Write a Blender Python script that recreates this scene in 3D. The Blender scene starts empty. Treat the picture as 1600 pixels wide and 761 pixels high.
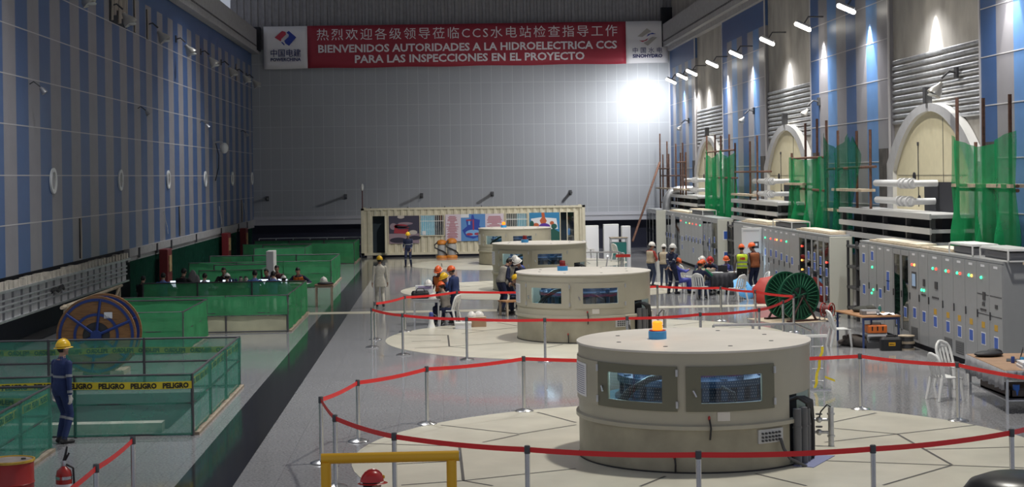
import bpy, bmesh, math, random
import numpy as np
from mathutils import Vector, Matrix, kdtree
random.seed(7)
PI = math.pi
SC = bpy.context.scene
COL = SC.collection

# ---------------------------------------------------------------- camera, world, lights, exposure
FPX, CAM_H, ROLL = 2500.0, 4.35, 0.0145
YAW = math.atan(112 / 2500)
_f = Vector((math.sin(YAW), math.cos(YAW), 0)); _r = Vector((math.cos(YAW), -math.sin(YAW), 0)); _u = Vector((0, 0, 1))
_x = math.cos(ROLL) * _r - math.sin(ROLL) * _u
_y = math.sin(ROLL) * _r + math.cos(ROLL) * _u
cam = bpy.data.cameras.new('camera'); cam_ob = bpy.data.objects.new('camera', cam); COL.objects.link(cam_ob)
cam.sensor_fit = 'HORIZONTAL'; cam.sensor_width = 36; cam.lens = 36 * FPX / 1600
cam.shift_y = -(380.5 - 273.9) / 1600; cam.clip_start = .1; cam.clip_end = 400
mw = Matrix((( _x.x, _y.x, -_f.x, 0), (_x.y, _y.y, -_f.y, 0), (_x.z, _y.z, -_f.z, CAM_H), (0, 0, 0, 1)))
cam_ob.matrix_world = mw
SC.camera = cam_ob
SC.view_settings.view_transform = 'Standard'; SC.view_settings.look = 'None'
SC.view_settings.exposure = 0.0; SC.view_settings.gamma = 1.0; SC.view_settings.use_curve_mapping = False
W = bpy.data.worlds.new('hall_ambient'); SC.world = W; W.use_nodes = True
W.node_tree.nodes['Background'].inputs[0].default_value = (.80, .86, 1, 1)
W.node_tree.nodes['Background'].inputs[1].default_value = .38

def lamp(name, kind, loc, energy, color=(1, 1, 1), target=None, **kw):
    l = bpy.data.lights.new(name, kind); l.energy = energy; l.color = color
    for k, v in kw.items(): setattr(l, k, v)
    o = bpy.data.objects.new(name, l); COL.objects.link(o); o.location = loc
    if target is not None:
        o.rotation_euler = (Vector(target) - Vector(loc)).to_track_quat('-Z', 'Y').to_euler()
    return o
# high-bay lamps under the roof, one row over the right half of the hall, one weaker over the left
for i, y in enumerate((26, 42, 58, 74)):
    lamp('high_bay_lamp', 'SPOT', (6.5, y, 17), 8500, (1, .96, .88), (5.5, y, 0), spot_size=1.75, spot_blend=.8, shadow_soft_size=.5)
for i, y in enumerate((36, 68)):
    lamp('high_bay_lamp', 'SPOT', (-4.5, y, 17), 6800, (.97, .98, 1), (-5.5, y, 0), spot_size=1.6, spot_blend=.8, shadow_soft_size=.5)
lamp('far_floodlight', 'SPOT', (5, 62, 16), 8000, (1, .97, .9), (2, 85, 0), spot_size=.62, spot_blend=.9, shadow_soft_size=.4)
WALL_LAMPS = [87.5, 83.5, 80.3, 74.2, 68.2, 61.6, 55.5, 49.5, 43.3, 37.0]

# ---------------------------------------------------------------- materials
MATS = {}
def mat(name, rgb, rough=.55, metal=0., noise=0., nscale=4., bump=0., spec=.5, emit=0., stretch=None, noise2=0, trans=0., coat=0.):
    if name in MATS: return MATS[name]
    m = bpy.data.materials.new(name); m.use_nodes = True; nt = m.node_tree; b = nt.nodes['Principled BSDF']
    b.inputs['Base Color'].default_value = (*rgb, 1); b.inputs['Roughness'].default_value = rough
    b.inputs['Metallic'].default_value = metal; b.inputs['Specular IOR Level'].default_value = spec
    b.inputs['Coat Weight'].default_value = coat
    tc = nt.nodes.new('ShaderNodeTexCoord')
    if noise or bump:
        src = tc.outputs['Object']
        if stretch:
            mp = nt.nodes.new('ShaderNodeMapping'); mp.inputs['Scale'].default_value = stretch
            nt.links.new(src, mp.inputs[0]); src = mp.outputs[0]
        n = nt.nodes.new('ShaderNodeTexNoise'); n.inputs['Scale'].default_value = nscale; n.inputs['Detail'].default_value = 5
        nt.links.new(src, n.inputs['Vector'])
        if noise:
            mx = nt.nodes.new('ShaderNodeMix'); mx.data_type = 'RGBA'
            rp = nt.nodes.new('ShaderNodeMapRange'); rp.inputs[1].default_value = .3; rp.inputs[2].default_value = .7
            nt.links.new(n.outputs[0], rp.inputs[0]); nt.links.new(rp.outputs[0], mx.inputs[0])
            mx.inputs[6].default_value = (*[c * (1 - noise) for c in rgb], 1); mx.inputs[7].default_value = (*[min(1, c * (1 + noise)) for c in rgb], 1)
            nt.links.new(mx.outputs[2], b.inputs['Base Color'])
        if bump:
            bp = nt.nodes.new('ShaderNodeBump'); bp.inputs['Strength'].default_value = bump; bp.inputs['Distance'].default_value = .02
            nt.links.new(n.outputs[0], bp.inputs['Height']); nt.links.new(bp.outputs[0], b.inputs['Normal'])
    if emit:
        b.inputs['Emission Color'].default_value = (*rgb, 1); b.inputs['Emission Strength'].default_value = emit
    MATS[name] = m
    return m

def net_mat(name, rgb, cover):
    m = bpy.data.materials.new(name); m.use_nodes = True; nt = m.node_tree; nt.nodes.clear()
    out = nt.nodes.new('ShaderNodeOutputMaterial'); mix = nt.nodes.new('ShaderNodeMixShader'); tr = nt.nodes.new('ShaderNodeBsdfTransparent')
    ad = nt.nodes.new('ShaderNodeMixShader'); d = nt.nodes.new('ShaderNodeBsdfDiffuse'); t = nt.nodes.new('ShaderNodeBsdfTranslucent')
    tc = nt.nodes.new('ShaderNodeTexCoord'); n = nt.nodes.new('ShaderNodeTexNoise'); n.inputs['Scale'].default_value = 2.5; n.inputs['Detail'].default_value = 4
    rp = nt.nodes.new('ShaderNodeMapRange'); rp.inputs[1].default_value = .25; rp.inputs[2].default_value = .75
    rp.inputs[3].default_value = cover - .13; rp.inputs[4].default_value = cover + .13
    for s in (d, t): s.inputs[0].default_value = (*rgb, 1)
    nt.links.new(tc.outputs['Object'], n.inputs['Vector']); nt.links.new(n.outputs[0], rp.inputs[0]); nt.links.new(rp.outputs[0], mix.inputs[0])
    ad.inputs[0].default_value = .4; nt.links.new(d.outputs[0], ad.inputs[1]); nt.links.new(t.outputs[0], ad.inputs[2])
    nt.links.new(tr.outputs[0], mix.inputs[1]); nt.links.new(ad.outputs[0], mix.inputs[2]); nt.links.new(mix.outputs[0], out.inputs[0])
    MATS[name] = m; return m

def glass_mat(name, rgb, clear, rough=.03):
    m = bpy.data.materials.new(name); m.use_nodes = True; nt = m.node_tree; nt.nodes.clear()
    out = nt.nodes.new('ShaderNodeOutputMaterial'); mix = nt.nodes.new('ShaderNodeMixShader'); tr = nt.nodes.new('ShaderNodeBsdfTransparent')
    g = nt.nodes.new('ShaderNodeBsdfGlossy'); g.inputs['Roughness'].default_value = rough; tr.inputs[0].default_value = (*rgb, 1)
    mix.inputs[0].default_value = 1 - clear
    nt.links.new(tr.outputs[0], mix.inputs[1]); nt.links.new(g.outputs[0], mix.inputs[2]); nt.links.new(mix.outputs[0], out.inputs[0])
    MATS[name] = m; return m

def grid_mat(name, rgb, line, w, h, t, axes, rough=.5, noise=.06, speck=0., spec=.5, wav=0):
    """a panelled / tiled surface: brick texture without offset, on two object axes"""
    m = bpy.data.materials.new(name); m.use_nodes = True; nt = m.node_tree; b = nt.nodes['Principled BSDF']
    b.inputs['Roughness'].default_value = rough; b.inputs['Specular IOR Level'].default_value = spec
    tc = nt.nodes.new('ShaderNodeTexCoord'); sp = nt.nodes.new('ShaderNodeSeparateXYZ'); cb = nt.nodes.new('ShaderNodeCombineXYZ')
    nt.links.new(tc.outputs['Object'], sp.inputs[0])
    nt.links.new(sp.outputs[axes[0]], cb.inputs[0]); nt.links.new(sp.outputs[axes[1]], cb.inputs[1])
    br = nt.nodes.new('ShaderNodeTexBrick'); br.offset = 0; br.squash = 1
    br.inputs['Scale'].default_value = 1; br.inputs['Brick Width'].default_value = w; br.inputs['Row Height'].default_value = h
    br.inputs['Mortar Size'].default_value = t; br.inputs['Mortar Smooth'].default_value = 0
    br.inputs['Color1'].default_value = (*[c * (1 + noise) for c in rgb], 1); br.inputs['Color2'].default_value = (*[c * (1 - noise) for c in rgb], 1)
    br.inputs['Mortar'].default_value = (*line, 1)
    nt.links.new(cb.outputs[0], br.inputs['Vector'])
    last = br.outputs[0]
    if speck:
        n = nt.nodes.new('ShaderNodeTexNoise'); n.inputs['Scale'].default_value = 26; n.inputs['Detail'].default_value = 3
        nt.links.new(tc.outputs['Object'], n.inputs['Vector'])
        mr = nt.nodes.new('ShaderNodeMapRange'); mr.inputs[1].default_value = .3; mr.inputs[2].default_value = .7
        mr.inputs[3].default_value = 1 - speck; mr.inputs[4].default_value = 1 + speck
        nt.links.new(n.outputs[0], mr.inputs[0])
        vm = nt.nodes.new('ShaderNodeVectorMath'); vm.operation = 'SCALE'
        nt.links.new(last, vm.inputs[0]); nt.links.new(mr.outputs[0], vm.inputs['Scale']); last = vm.outputs[0]
    nt.links.new(last, b.inputs['Base Color'])
    if wav:
        n2 = nt.nodes.new('ShaderNodeTexNoise'); n2.inputs['Scale'].default_value = .9; nt.links.new(tc.outputs['Object'], n2.inputs['Vector'])
        m2 = nt.nodes.new('ShaderNodeMapRange'); m2.inputs[3].default_value = rough - wav; m2.inputs[4].default_value = rough + wav
        nt.links.new(n2.outputs[0], m2.inputs[0]); nt.links.new(m2.outputs[0], b.inputs['Roughness'])
    MATS[name] = m; return m

# ---------------------------------------------------------------- mesh helpers
class MB:
    def __init__(s): s.v = []; s.f = []; s.mi = []
    def add(s, vs, fs, mi=0):
        n = len(s.v); s.v += [tuple(p) for p in vs]; s.f += [tuple(i + n for i in f) for f in fs]; s.mi += [mi] * len(fs); return s
    def box(s, x0, x1, y0, y1, z0, z1, mi=0, M=None):
        vs = [(x0, y0, z0), (x1, y0, z0), (x1, y1, z0), (x0, y1, z0), (x0, y0, z1), (x1, y0, z1), (x1, y1, z1), (x0, y1, z1)]
        if M is not None: vs = [M @ Vector(p) for p in vs]
        return s.add(vs, [(0, 3, 2, 1), (4, 5, 6, 7), (0, 1, 5, 4), (1, 2, 6, 5), (2, 3, 7, 6), (3, 0, 4, 7)], mi)
    def rbox(s, x0, x1, y0, y1, z0, z1, r=.02, mi=0, M=None):
        """box with its vertical edges and top edges chamfered"""
        def ring(d, z): return [(x0 + d + r, y0 + d, z), (x1 - d - r, y0 + d, z), (x1 - d, y0 + d + r, z), (x1 - d, y1 - d - r, z), (x1 - d - r, y1 - d, z), (x0 + d + r, y1 - d, z), (x0 + d, y1 - d - r, z), (x0 + d, y0 + d + r, z)]
        vs = ring(0, z0) + ring(0, z1 - r) + ring(r * .6, z1)
        if M is not None: vs = [M @ Vector(p) for p in vs]
        fs = [tuple(range(7, -1, -1)), tuple(range(16, 24))]
        for k in (0, 8): fs += [(k + i, k + (i + 1) % 8, k + 8 + (i + 1) % 8, k + 8 + i) for i in range(8)]
        return s.add(vs, fs, mi)
    def tube(s, path, r, n=8, mi=0, cap=True, flat=None):
        P = [Vector(p) for p in path]; R = r if isinstance(r, (list, tuple)) else [r] * len(P)
        vs = []; up = None
        for i, p in enumerate(P):
            d = (P[min(i + 1, len(P) - 1)] - P[max(i - 1, 0)])
            d = d.normalized() if d.length > 1e-9 else Vector((0, 0, 1))
            if up is None: up = Vector((0, 0, 1)) if abs(d.z) < .9 else Vector((0, 1, 0))
            a = d.cross(up)
            if a.length < 1e-4: a = d.cross(Vector((1, 0, 0)))
            a.normalize(); b = a.cross(d).normalized(); up = b
            for k in range(n):
                t = 2 * PI * (k + .5) / n; vs.append(p + R[i] * (a * math.cos(t) + b * math.sin(t)))
        fs = [(i * n + k, i * n + (k + 1) % n, (i + 1) * n + (k + 1) % n, (i + 1) * n + k) for i in range(len(P) - 1) for k in range(n)]
        if cap: fs += [tuple(range(n - 1, -1, -1)), tuple(range((len(P) - 1) * n, len(P) * n))]
        return s.add(vs, fs, mi)
    def lathe(s, prof, c=(0, 0, 0), n=24, mi=0, M=None, cap=True):
        vs = [Vector((r * math.cos(2 * PI * k / n), r * math.sin(2 * PI * k / n), z)) for r, z in prof for k in range(n)]
        if M is not None: vs = [M @ p for p in vs]
        vs = [p + Vector(c) for p in vs]; m = len(prof)
        fs = [(i * n + k, i * n + (k + 1) % n, (i + 1) * n + (k + 1) % n, (i + 1) * n + k) for i in range(m - 1) for k in range(n)]
        if cap: fs += [tuple(range(n - 1, -1, -1)), tuple(range((m - 1) * n, m * n))]
        return s.add(vs, fs, mi)
    def ell(s, c, r, nu=14, nv=9, mi=0, M=None, keep=None):
        vs = []; 
        for j in range(nv + 1):
            ph = PI * j / nv
            for i in range(nu):
                t = 2 * PI * i / nu; vs.append(Vector((r[0] * math.sin(ph) * math.cos(t), r[1] * math.sin(ph) * math.sin(t), -r[2] * math.cos(ph))))
        fs = []
        for j in range(nv):
            for i in range(nu):
                q = (j * nu + i, j * nu + (i + 1) % nu, (j + 1) * nu + (i + 1) % nu, (j + 1) * nu + i)
                if j == 0: q = (q[0], q[2], q[3])
                elif j == nv - 1: q = (q[0], q[1], q[3])
                if keep is None or keep(sum((vs[k] for k in q), Vector()) / len(q)): fs.append(q)
        if M is not None: vs = [M @ p for p in vs]
        vs = [p + Vector(c) for p in vs]
        return s.add(vs, fs, mi)
    def prism(s, poly, d0, d1, plane='xz', mi=0):
        """extrude a 2-D outline; plane xz -> along y, yz -> along x, xy -> along z"""
        def P(a, b, d): return {'xz': (a, d, b), 'yz': (d, a, b), 'xy': (a, b, d)}[plane]
        n = len(poly); vs = [P(a, b, d0) for a, b in poly] + [P(a, b, d1) for a, b in poly]
        fs = [tuple(range(n)), tuple(range(2 * n - 1, n - 1, -1))] + [(i, n + i, n + (i + 1) % n, (i + 1) % n) for i in range(n)]
        return s.add(vs, fs, mi)
    def grid(s, P, mi=0, both=False):
        """rows of points -> quads"""
        n = len(P[0]); fs = [(j * n + i, j * n + i + 1, (j + 1) * n + i + 1, (j + 1) * n + i) for j in range(len(P) - 1) for i in range(n - 1)]
        return s.add([p for row in P for p in row], fs, mi)

def obj(name, mb, m, parent=None, smooth=False, loc=None, label=None, solid=0.):
    me = bpy.data.meshes.new(name); me.from_pydata([tuple(p) for p in mb.v], [], mb.f)
    ms = m if isinstance(m, (list, tuple)) else [m]
    for q in ms: me.materials.append(q)
    me.polygons.foreach_set('material_index', mb.mi)
    bm = bmesh.new(); bm.from_mesh(me); bmesh.ops.recalc_face_normals(bm, faces=bm.faces); bm.to_mesh(me); bm.free()
    if smooth:
        me.polygons.foreach_set('use_smooth', [True] * len(me.polygons))
        try: me.set_sharp_from_angle(angle=.7)
        except Exception: pass
    me.update()
    o = bpy.data.objects.new(name, me); COL.objects.link(o)
    if parent is not None: o.parent = parent
    if loc is not None: o.location = loc
    if label: o['label'] = label
    if solid:
        sm = o.modifiers.new('thickness', 'SOLIDIFY'); sm.thickness = solid; sm.offset = 0
    return o
def tag(o, label, cat, group=None):
    o['label'] = label; o['category'] = cat
    if group: o['group'] = group
    return o
def thing(name, label, cat, loc=(0, 0, 0), rz=0., group=None):
    o = bpy.data.objects.new(name, None); COL.objects.link(o); o.empty_display_size = .1
    o.location = loc; o.rotation_euler = (0, 0, rz); return tag(o, label, cat, group)
def struct(name, mb, m, smooth=False, solid=0.):
    o = obj(name, mb, m, smooth=smooth, solid=solid); o['kind'] = 'structure'; return o
def dup(root, loc, rz, label, group=None):
    r = root.copy(); COL.objects.link(r); r.location = loc; r.rotation_euler = (0, 0, rz); r['label'] = label
    if group: r['group'] = group
    for ch in list(root.children):
        c = ch.copy(); COL.objects.link(c); c.parent = r
        for g in list(ch.children):
            d = g.copy(); COL.objects.link(d); d.parent = c
    return r
def text_mb(s, size, bold=0., width=None, gap=1.):
    """lettering as a flat mesh in x (right) / z (up), centred on x, base line at z 0"""
    c = bpy.data.curves.new('lettering', 'FONT'); c.body = s; c.size = size; c.align_x = 'CENTER'; c.offset = bold; c.space_character = gap; c.resolution_u = 2
    o = bpy.data.objects.new('lettering', c); COL.objects.link(o)
    dg = bpy.context.evaluated_depsgraph_get(); me = bpy.data.meshes.new_from_object(o.evaluated_get(dg))
    vs = [(v.co.x, 0, v.co.y) for v in me.vertices]; fs = [tuple(p.vertices) for p in me.polygons]
    bpy.data.objects.remove(o); bpy.data.curves.remove(c); bpy.data.meshes.remove(me)
    if width and vs:
        x0 = min(v[0] for v in vs); x1 = max(v[0] for v in vs); k = width / (x1 - x0); cx = (x0 + x1) / 2
        vs = [((v[0] - cx) * k, 0, v[2]) for v in vs]
    return vs, fs
def ring_pts(n, r, c=(0, 0)): return [(c[0] + r * math.cos(2 * PI * k / n), c[1] + r * math.sin(2 * PI * k / n)) for k in range(n)]
def lerp(a, b, t): return a + (b - a) * t
ORD = ['first', 'second', 'third', 'fourth', 'fifth', 'sixth', 'seventh', 'eighth', 'ninth', 'tenth', 'eleventh', 'twelfth', 'thirteenth', 'fourteenth', 'fifteenth', 'sixteenth']
# ---------------------------------------------------------------- common materials
M_floor = grid_mat('polished_granite_floor', (.27, .27, .28), (.21, .21, .22), .8, .8, .006, (0, 1), rough=.09, noise=.03, speck=.3, wav=.03)
M_strip = grid_mat('dark_granite_strip', (.022, .023, .027), (.012, .012, .014), .6, .6, .006, (0, 1), rough=.09, noise=.05, speck=.3)
M_cream = mat('cream_floor_slab', (.58, .55, .455), .3, noise=.1, nscale=1.2)
M_joint = mat('dark_floor_joint', (.09, .085, .08), .5)
M_lwg = mat('grey_wall_panel', (.25, .24, .255), .45, noise=.05, nscale=2)
M_lwb = mat('blue_wall_panel', (.048, .105, .25), .42, noise=.05, nscale=2)
M_lwb2 = mat('light_blue_wall_panel', (.11, .23, .46), .42, noise=.05, nscale=2)
M_line = mat('panel_joint_line', (.50, .48, .48), .5)
M_farw = grid_mat('grey_far_wall_panel', (.33, .34, .36), (.45, .46, .48), .61, 1.22, .012, (0, 2), rough=.6, noise=.02)
M_corr = mat('corrugated_cladding', (.25, .24, .25), .5, metal=.2, noise=.1)
M_conc = mat('raw_concrete', (.36, .335, .30), .85, noise=.2, nscale=1.3, bump=.3, stretch=(1, 1, .6))
M_beam = mat('painted_concrete_beam', (.33, .32, .32), .8, noise=.1)
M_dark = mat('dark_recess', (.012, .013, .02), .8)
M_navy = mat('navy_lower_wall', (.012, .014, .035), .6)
M_steel = mat('brushed_steel', (.62, .62, .63), .25, 1., noise=.05)
M_galv = mat('galvanised_steel', (.55, .56, .58), .4, .8, noise=.15)
M_white = mat('white_plastic', (.78, .78, .76), .4)
M_black = mat('black_rubber', (.015, .015, .017), .5)
M_dgrey = mat('dark_grey_metal', (.08, .08, .085), .5, .3)
M_rust = mat('brown_scaffold_tube', (.15, .075, .05), .7, .2, noise=.3, nscale=9)
M_wood = mat('brown_wood', (.38, .19, .08), .5, noise=.2, nscale=6, stretch=(1, 8, 1))
M_board = mat('pale_plank', (.50, .41, .30), .7, noise=.2, nscale=4)
M_net = net_mat('green_debris_net', (.03, .38, .14), .72)
M_netd = net_mat('dark_green_net', (.018, .085, .055), .75)
M_netf = net_mat('teal_fence_net', (.09, .36, .26), .56)
M_netg = net_mat('bright_green_fence_net', (.095, .44, .19), .80)
M_red = mat('red_paint', (.38, .02, .016), .35)
M_belt = mat('red_belt', (.80, .03, .03), .45)
M_yel = mat('yellow_paint', (.80, .42, .015), .4)
M_tape = mat('yellow_warning_tape', (.75, .58, .03), .5)
M_ink = mat('black_ink', (.012, .012, .012), .6)
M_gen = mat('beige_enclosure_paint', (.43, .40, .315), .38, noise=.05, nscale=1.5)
M_genf = mat('olive_window_frame', (.155, .15, .105), .4)
M_gent = mat('pale_cover_plate', (.66, .62, .56), .45, noise=.06, nscale=1.5)  # cover plates, paler than the enclosure sides
M_cab = mat('grey_switchgear_paint', (.34, .35, .36), .35, noise=.03)
M_cabside = mat('pale_cabinet_side', (.64, .64, .56), .4)
M_blue = mat('blue_sticker', (.05, .13, .50), .4)
M_bluep = mat('blue_beacon_body', (.05, .30, .62), .4)
M_paper = mat('white_paper', (.80, .80, .82), .6)
M_glassc = glass_mat('cabinet_glass', (.45, .5, .52), .72)
M_glassw = glass_mat('enclosure_window_glass', (.85, .95, 1.), .88)
M_scr = mat('lit_screen', (.75, .88, 1.), .4, emit=1.6)
M_floorlabel = None

# ---------------------------------------------------------------- setting
XL, XR, YF = -10.8, 13.5, 93.0
mb = MB(); mb.box(-13, 15.5, 12, 94.5, -.2, 0); struct('floor', mb, M_floor)
mb = MB(); mb.box(-3.83, -3.0, 12, 88, 0, .004); o = struct('floor_strip', mb, M_strip)
mb = MB(); mb.box(-4.4, 11.2, 51.25, 52.0, .001, .009); struct('floor_band', mb, M_cream)
GENS = [(3.88, 24.7), (3.78, 42.7), (3.73, 60.9), (3.63, 78.8)]
for gx, gy in GENS:
    mb = MB(); mb.prism(ring_pts(72, 5.4, (gx + .1, gy)), .001, .007, 'xy'); struct('floor_disc', mb, M_cream)

def G(px, py, z=0.):
    d = _f + _x * ((px - 800) / FPX) + _y * ((273.9 - py) / FPX); t = (z - CAM_H) / d.z
    return Vector((d.x * t, d.y * t, z))
# joint pattern of the disc around the nearest enclosure, measured on the floor, repeated on the others
J = [((1299, 661), (1369, 646)), ((1303, 670), (1402, 679)), ((1402, 679), (1524, 665)), ((1402, 679), (1487, 727)), ((1288, 692), (1402, 679)),
     ((1447, 703), (1600, 699)), ((1270, 720), (1487, 728)), ((1487, 728), (1600, 732)), ((1487, 728), (1380, 759)),
     ((689, 665), (811, 679)), ((811, 679), (900, 664.5)), ((754, 692), (811, 680)), ((840, 645), (900, 661)), ((576, 694), (720, 698)),
     ((718, 698), (724, 752)), ((620, 726), (700, 722)), ((724, 752), (900, 733)), ((627, 759), (724, 752)), ((724, 752), (770, 760)),
     ((1000, 761), (1040, 745)), ((1180, 741), (1260, 760))]
mb = MB()
for a, b in J:
    A = G(*a); B = G(*b); t = (B - A).normalized(); n = Vector((-t.y, t.x, 0)) * .022
    mb.add([A - n, B - n, B + n, A + n], [(0, 1, 2, 3)])
    for gx, gy in GENS[1:]:
        O = Vector((gx - GENS[0][0], gy - GENS[0][1], 0)); mb.add([A - n + O, B - n + O, B + n + O, A + n + O], [(0, 1, 2, 3)])
mb.v = [(x, y, .010) for x, y, z in mb.v]
struct('floor_joints', mb, M_joint)

mb = MB(); mb.box(-13, 15.5, 6, 94.5, 18.5, 18.8); struct('ceiling', mb, mat('grey_ceiling_sheet', (.35, .35, .36), .7))
# left wall: striped panels, joints, solid blue band, crane beam, lower parts
mb = MB(); y = 33.0 - .0; y = 40.2 - 1.215 * 6; k = 0
while y < YF:
    y1 = min(y + 1.215, YF); mb.box(XL - .2, XL, y, y1, 2.0, 10.86, k % 2); y = y1; k += 1
mb.box(XL - .2, XL, 32.9, YF, 10.86, 11.7, 1)
struct('wall_left', mb, [M_lwg, M_lwb])
mb = MB()
for z in (3.28, 4.53, 5.82, 7.08, 8.34, 9.6): mb.box(XL, XL + .006, 33, YF, z - .014, z + .014)
struct('trim_1', mb, M_line)
mb = MB(); mb.box(XL - .6, XL + .35, 33, YF, 11.7, 12.95); mb.box(XL + .05, XL + .45, 33, YF, 11.55, 11.72)
struct('beam_left', mb, M_beam)
mb = MB()
y = 40.0
while y < YF: mb.box(XL + .35, XL + .37, y, y + .28, 11.95, 12.03); y += .45
struct('trim_2', mb, M_dgrey)
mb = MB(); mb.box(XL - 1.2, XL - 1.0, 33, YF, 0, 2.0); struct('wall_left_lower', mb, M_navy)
mb = MB(); mb.box(XL - 1.0, XL + .08, 55.6, YF, 1.72, 2.0); mb.box(XL - 1.0, XL + .03, 55.6, YF, 1.55, 1.72); struct('trim_3', mb, M_beam)
mb = MB()
for y0 in (57.2, 60.8, 64.0, 70.5, 78.5, 85.2, 89.0):
    mb.box(XL + .08, XL + .1, y0, y0 + .28, 1.62, 1.98)
struct('trim_4', mb, M_dark)

# far wall
mb = MB(); mb.box(XL - 1.2, XR + 1.5, YF, YF + .3, 1.7, 11.8); struct('wall_far', mb, M_farw)
mb = MB()
prof = []
x = XL - 1.2; i = 0
while x < XR + 2: prof += [(x, 0), (x + .16, 0), (x + .2, .07), (x + .36, .07)]; x += .4
P0 = [(a, YF + .25 - b, 11.8) for a, b in prof]; P1 = [(a, YF + .25 - b, 18) for a, b in prof]
mb.grid([P0, P1]); struct('wall_far_upper', mb, M_corr)
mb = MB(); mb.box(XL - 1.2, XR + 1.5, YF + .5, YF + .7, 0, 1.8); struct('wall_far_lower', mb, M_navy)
mb = MB(); mb.box(XL, XR, YF - .12, YF + .05, 1.66, 2.15); mb.box(XL, XR, YF - .16, YF + .05, 1.95, 2.02); struct('trim_5', mb, mat('ledge_grey', (.42, .42, .45), .6))
mb = MB(); mb.box(XL - .2, XL + .55, YF - .35, YF + .1, 11.7, 13.1); mb.box(XR - .5, XR + .2, YF - .35, YF + .1, 11.7, 14.0); struct('trim_6', mb, M_dark)

# right wall: concrete bays with ribbed band, striped panels between them
BAYS = [(39.3, 47.4), (57.5, 65.6), (75.6, 83.8)]
mb = MB(); mb.box(XR + .12, XR + .5, 30, YF, 0, 15); struct('wall_right', mb, M_conc)
mb = MB(); segs = [(30.0, 39.3), (47.4, 57.5), (65.6, 75.6), (83.8, YF)]
for a, b in segs:
    y = a; k = 0; n = max(1, round((b - a) / 1.21)); w = (b - a) / n
    for k in range(n):
        sh = 1 if (n - k) % 2 else 0
        if sh and (k % 4 == 1): sh = 2
        mb.box(XR - .02, XR + .14, a + k * w, a + (k + 1) * w, 1.6, 10.4, sh)
    mb.box(XR - .02, XR + .14, a, b, 10.4, 11.5, 1)
struct('wall_right_panels', mb, [M_lwg, M_lwb, M_lwb2])
mb = MB()
for a, b in segs:
    for z in (3.28, 4.6, 5.9, 7.1, 8.3, 9.5): mb.box(XR - .03, XR - .02, a, b, z - .012, z + .012)
    mb.box(XR - .05, XR, a - .03, a + .05, 3.5, 11.5); mb.box(XR - .05, XR, b - .05, b + .03, 3.5, 11.5)
struct('trim_7', mb, M_line)
mb = MB()
for a, b in BAYS:
    for k in range(11):
        z = 5.75 + k * .18
        mb.tube([(XR + .10, a + .05, z), (XR + .10, b - .05, z)], .062, 8)
struct('trim_8', mb, M_galv, smooth=True)
mb = MB(); mb.box(XR - .45, XR + .4, 30, YF - .45, 11.7, 13.0); mb.box(XR - .2, XR + .4, 30, YF - .45, 11.45, 11.7); struct('beam_right', mb, M_beam)
mb = MB(); y = 60.
while y < YF: mb.box(XR - .47, XR - .45, y, y + .28, 11.95, 12.03); y += .45
struct('trim_9', mb, M_dgrey)
mb = MB()
for a, b in segs[:-1]:
    for yy in (a + .1, b - 1.25): mb.box(XR - .035, XR - .01, yy + .1, yy + 1.1, 2.0, 5.0)
mb.box(XR - .035, XR - .01, 84.2, 85.0, 2, 5); mb.box(XR - .035, XR - .01, 87.2, 88.0, 2, 5)
struct('trim_10', mb, mat('shaded_wall_chase', (.055, .048, .045), .9, noise=.5, nscale=2.5))  # flat strips, darkened for the shade in the recessed chases
# ---------------------------------------------------------------- banner on the far wall
BX0, BX1, BZ0, BZ1 = -10.06, 13.36, 10.72, 13.17
ban = thing('banner', 'long red welcome banner with white lettering hung high across the far wall', 'banner', (1.65, YF - .25, BZ0))
def bz(x, z): return z + .02 * math.sin(x * 1.3) * (.3 if z > 1.2 else 1) + .004 * x
def cloth(x0, x1, nx=30):
    return [[(lerp(x0, x1, i / nx), -.02 + .03 * math.sin(lerp(x0, x1, i / nx) * 1.1) + .01 * math.sin(j * 2 + i), bz(lerp(x0, x1, i / nx), 2.45 * j / 6)) for i in range(nx + 1)] for j in range(7)]
mb = MB(); mb.grid(cloth(-9.2, 9.25, 60)); obj('red_cloth', mb, mat('banner_red', (.31, .02, .04), .6), ban, True, solid=.01)
for s, (a, b) in enumerate(((-11.71, -9.2), (9.25, 11.71))):
    mb = MB(); mb.grid(cloth(a, b, 10)); obj('white_end_panel', mb, mat('banner_white', (.72, .70, .72), .6), ban, True, solid=.01)
def lettering(parent, s, size, x, z, m, width=None, bold=0., y=-.075, name='lettering', gap=1.):
    vs, fs = text_mb(s, size, bold, width, gap); mb = MB(); mb.add([(v[0] + x, y, v[2] + z + .004 * (v[0] + x)) for v in vs], fs)
    return obj(name, mb, m, parent)
M_letw = mat('banner_lettering_white', (.72, .66, .68), .6); M_letb = mat('banner_lettering_blue', (.012, .02, .12), .6)
lettering(ban, '热烈欢迎各级领导莅临CCS水电站检查指导工作', .72, .05, 1.66, M_letw, 17.4, 0, gap=1.25)
lettering(ban, 'BIENVENIDOS AUTORIDADES A LA HIDROELECTRICA CCS', .62, .07, .90, M_letw, 17.3, .016)
lettering(ban, 'PARA LAS INSPECCIONES EN EL PROYECTO', .62, .17, .28, M_letw, 13.3, .016)
lettering(ban, '中国电建', .48, -10.45, .72, M_letb, 1.72, 0)
lettering(ban, '中国电建', .48, -10.44, .725, M_letb, 1.73, 0, y=-.077)
lettering(ban, 'POWERCHINA', .26, -10.45, .44, M_letb, 1.74, .008)
lettering(ban, '中 国 水 电', .36, 10.5, .62, M_letb, 1.72, 0)
lettering(ban, 'SINOHYDRO', .28, 10.5, .33, M_letb, 1.74, .012)
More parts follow.
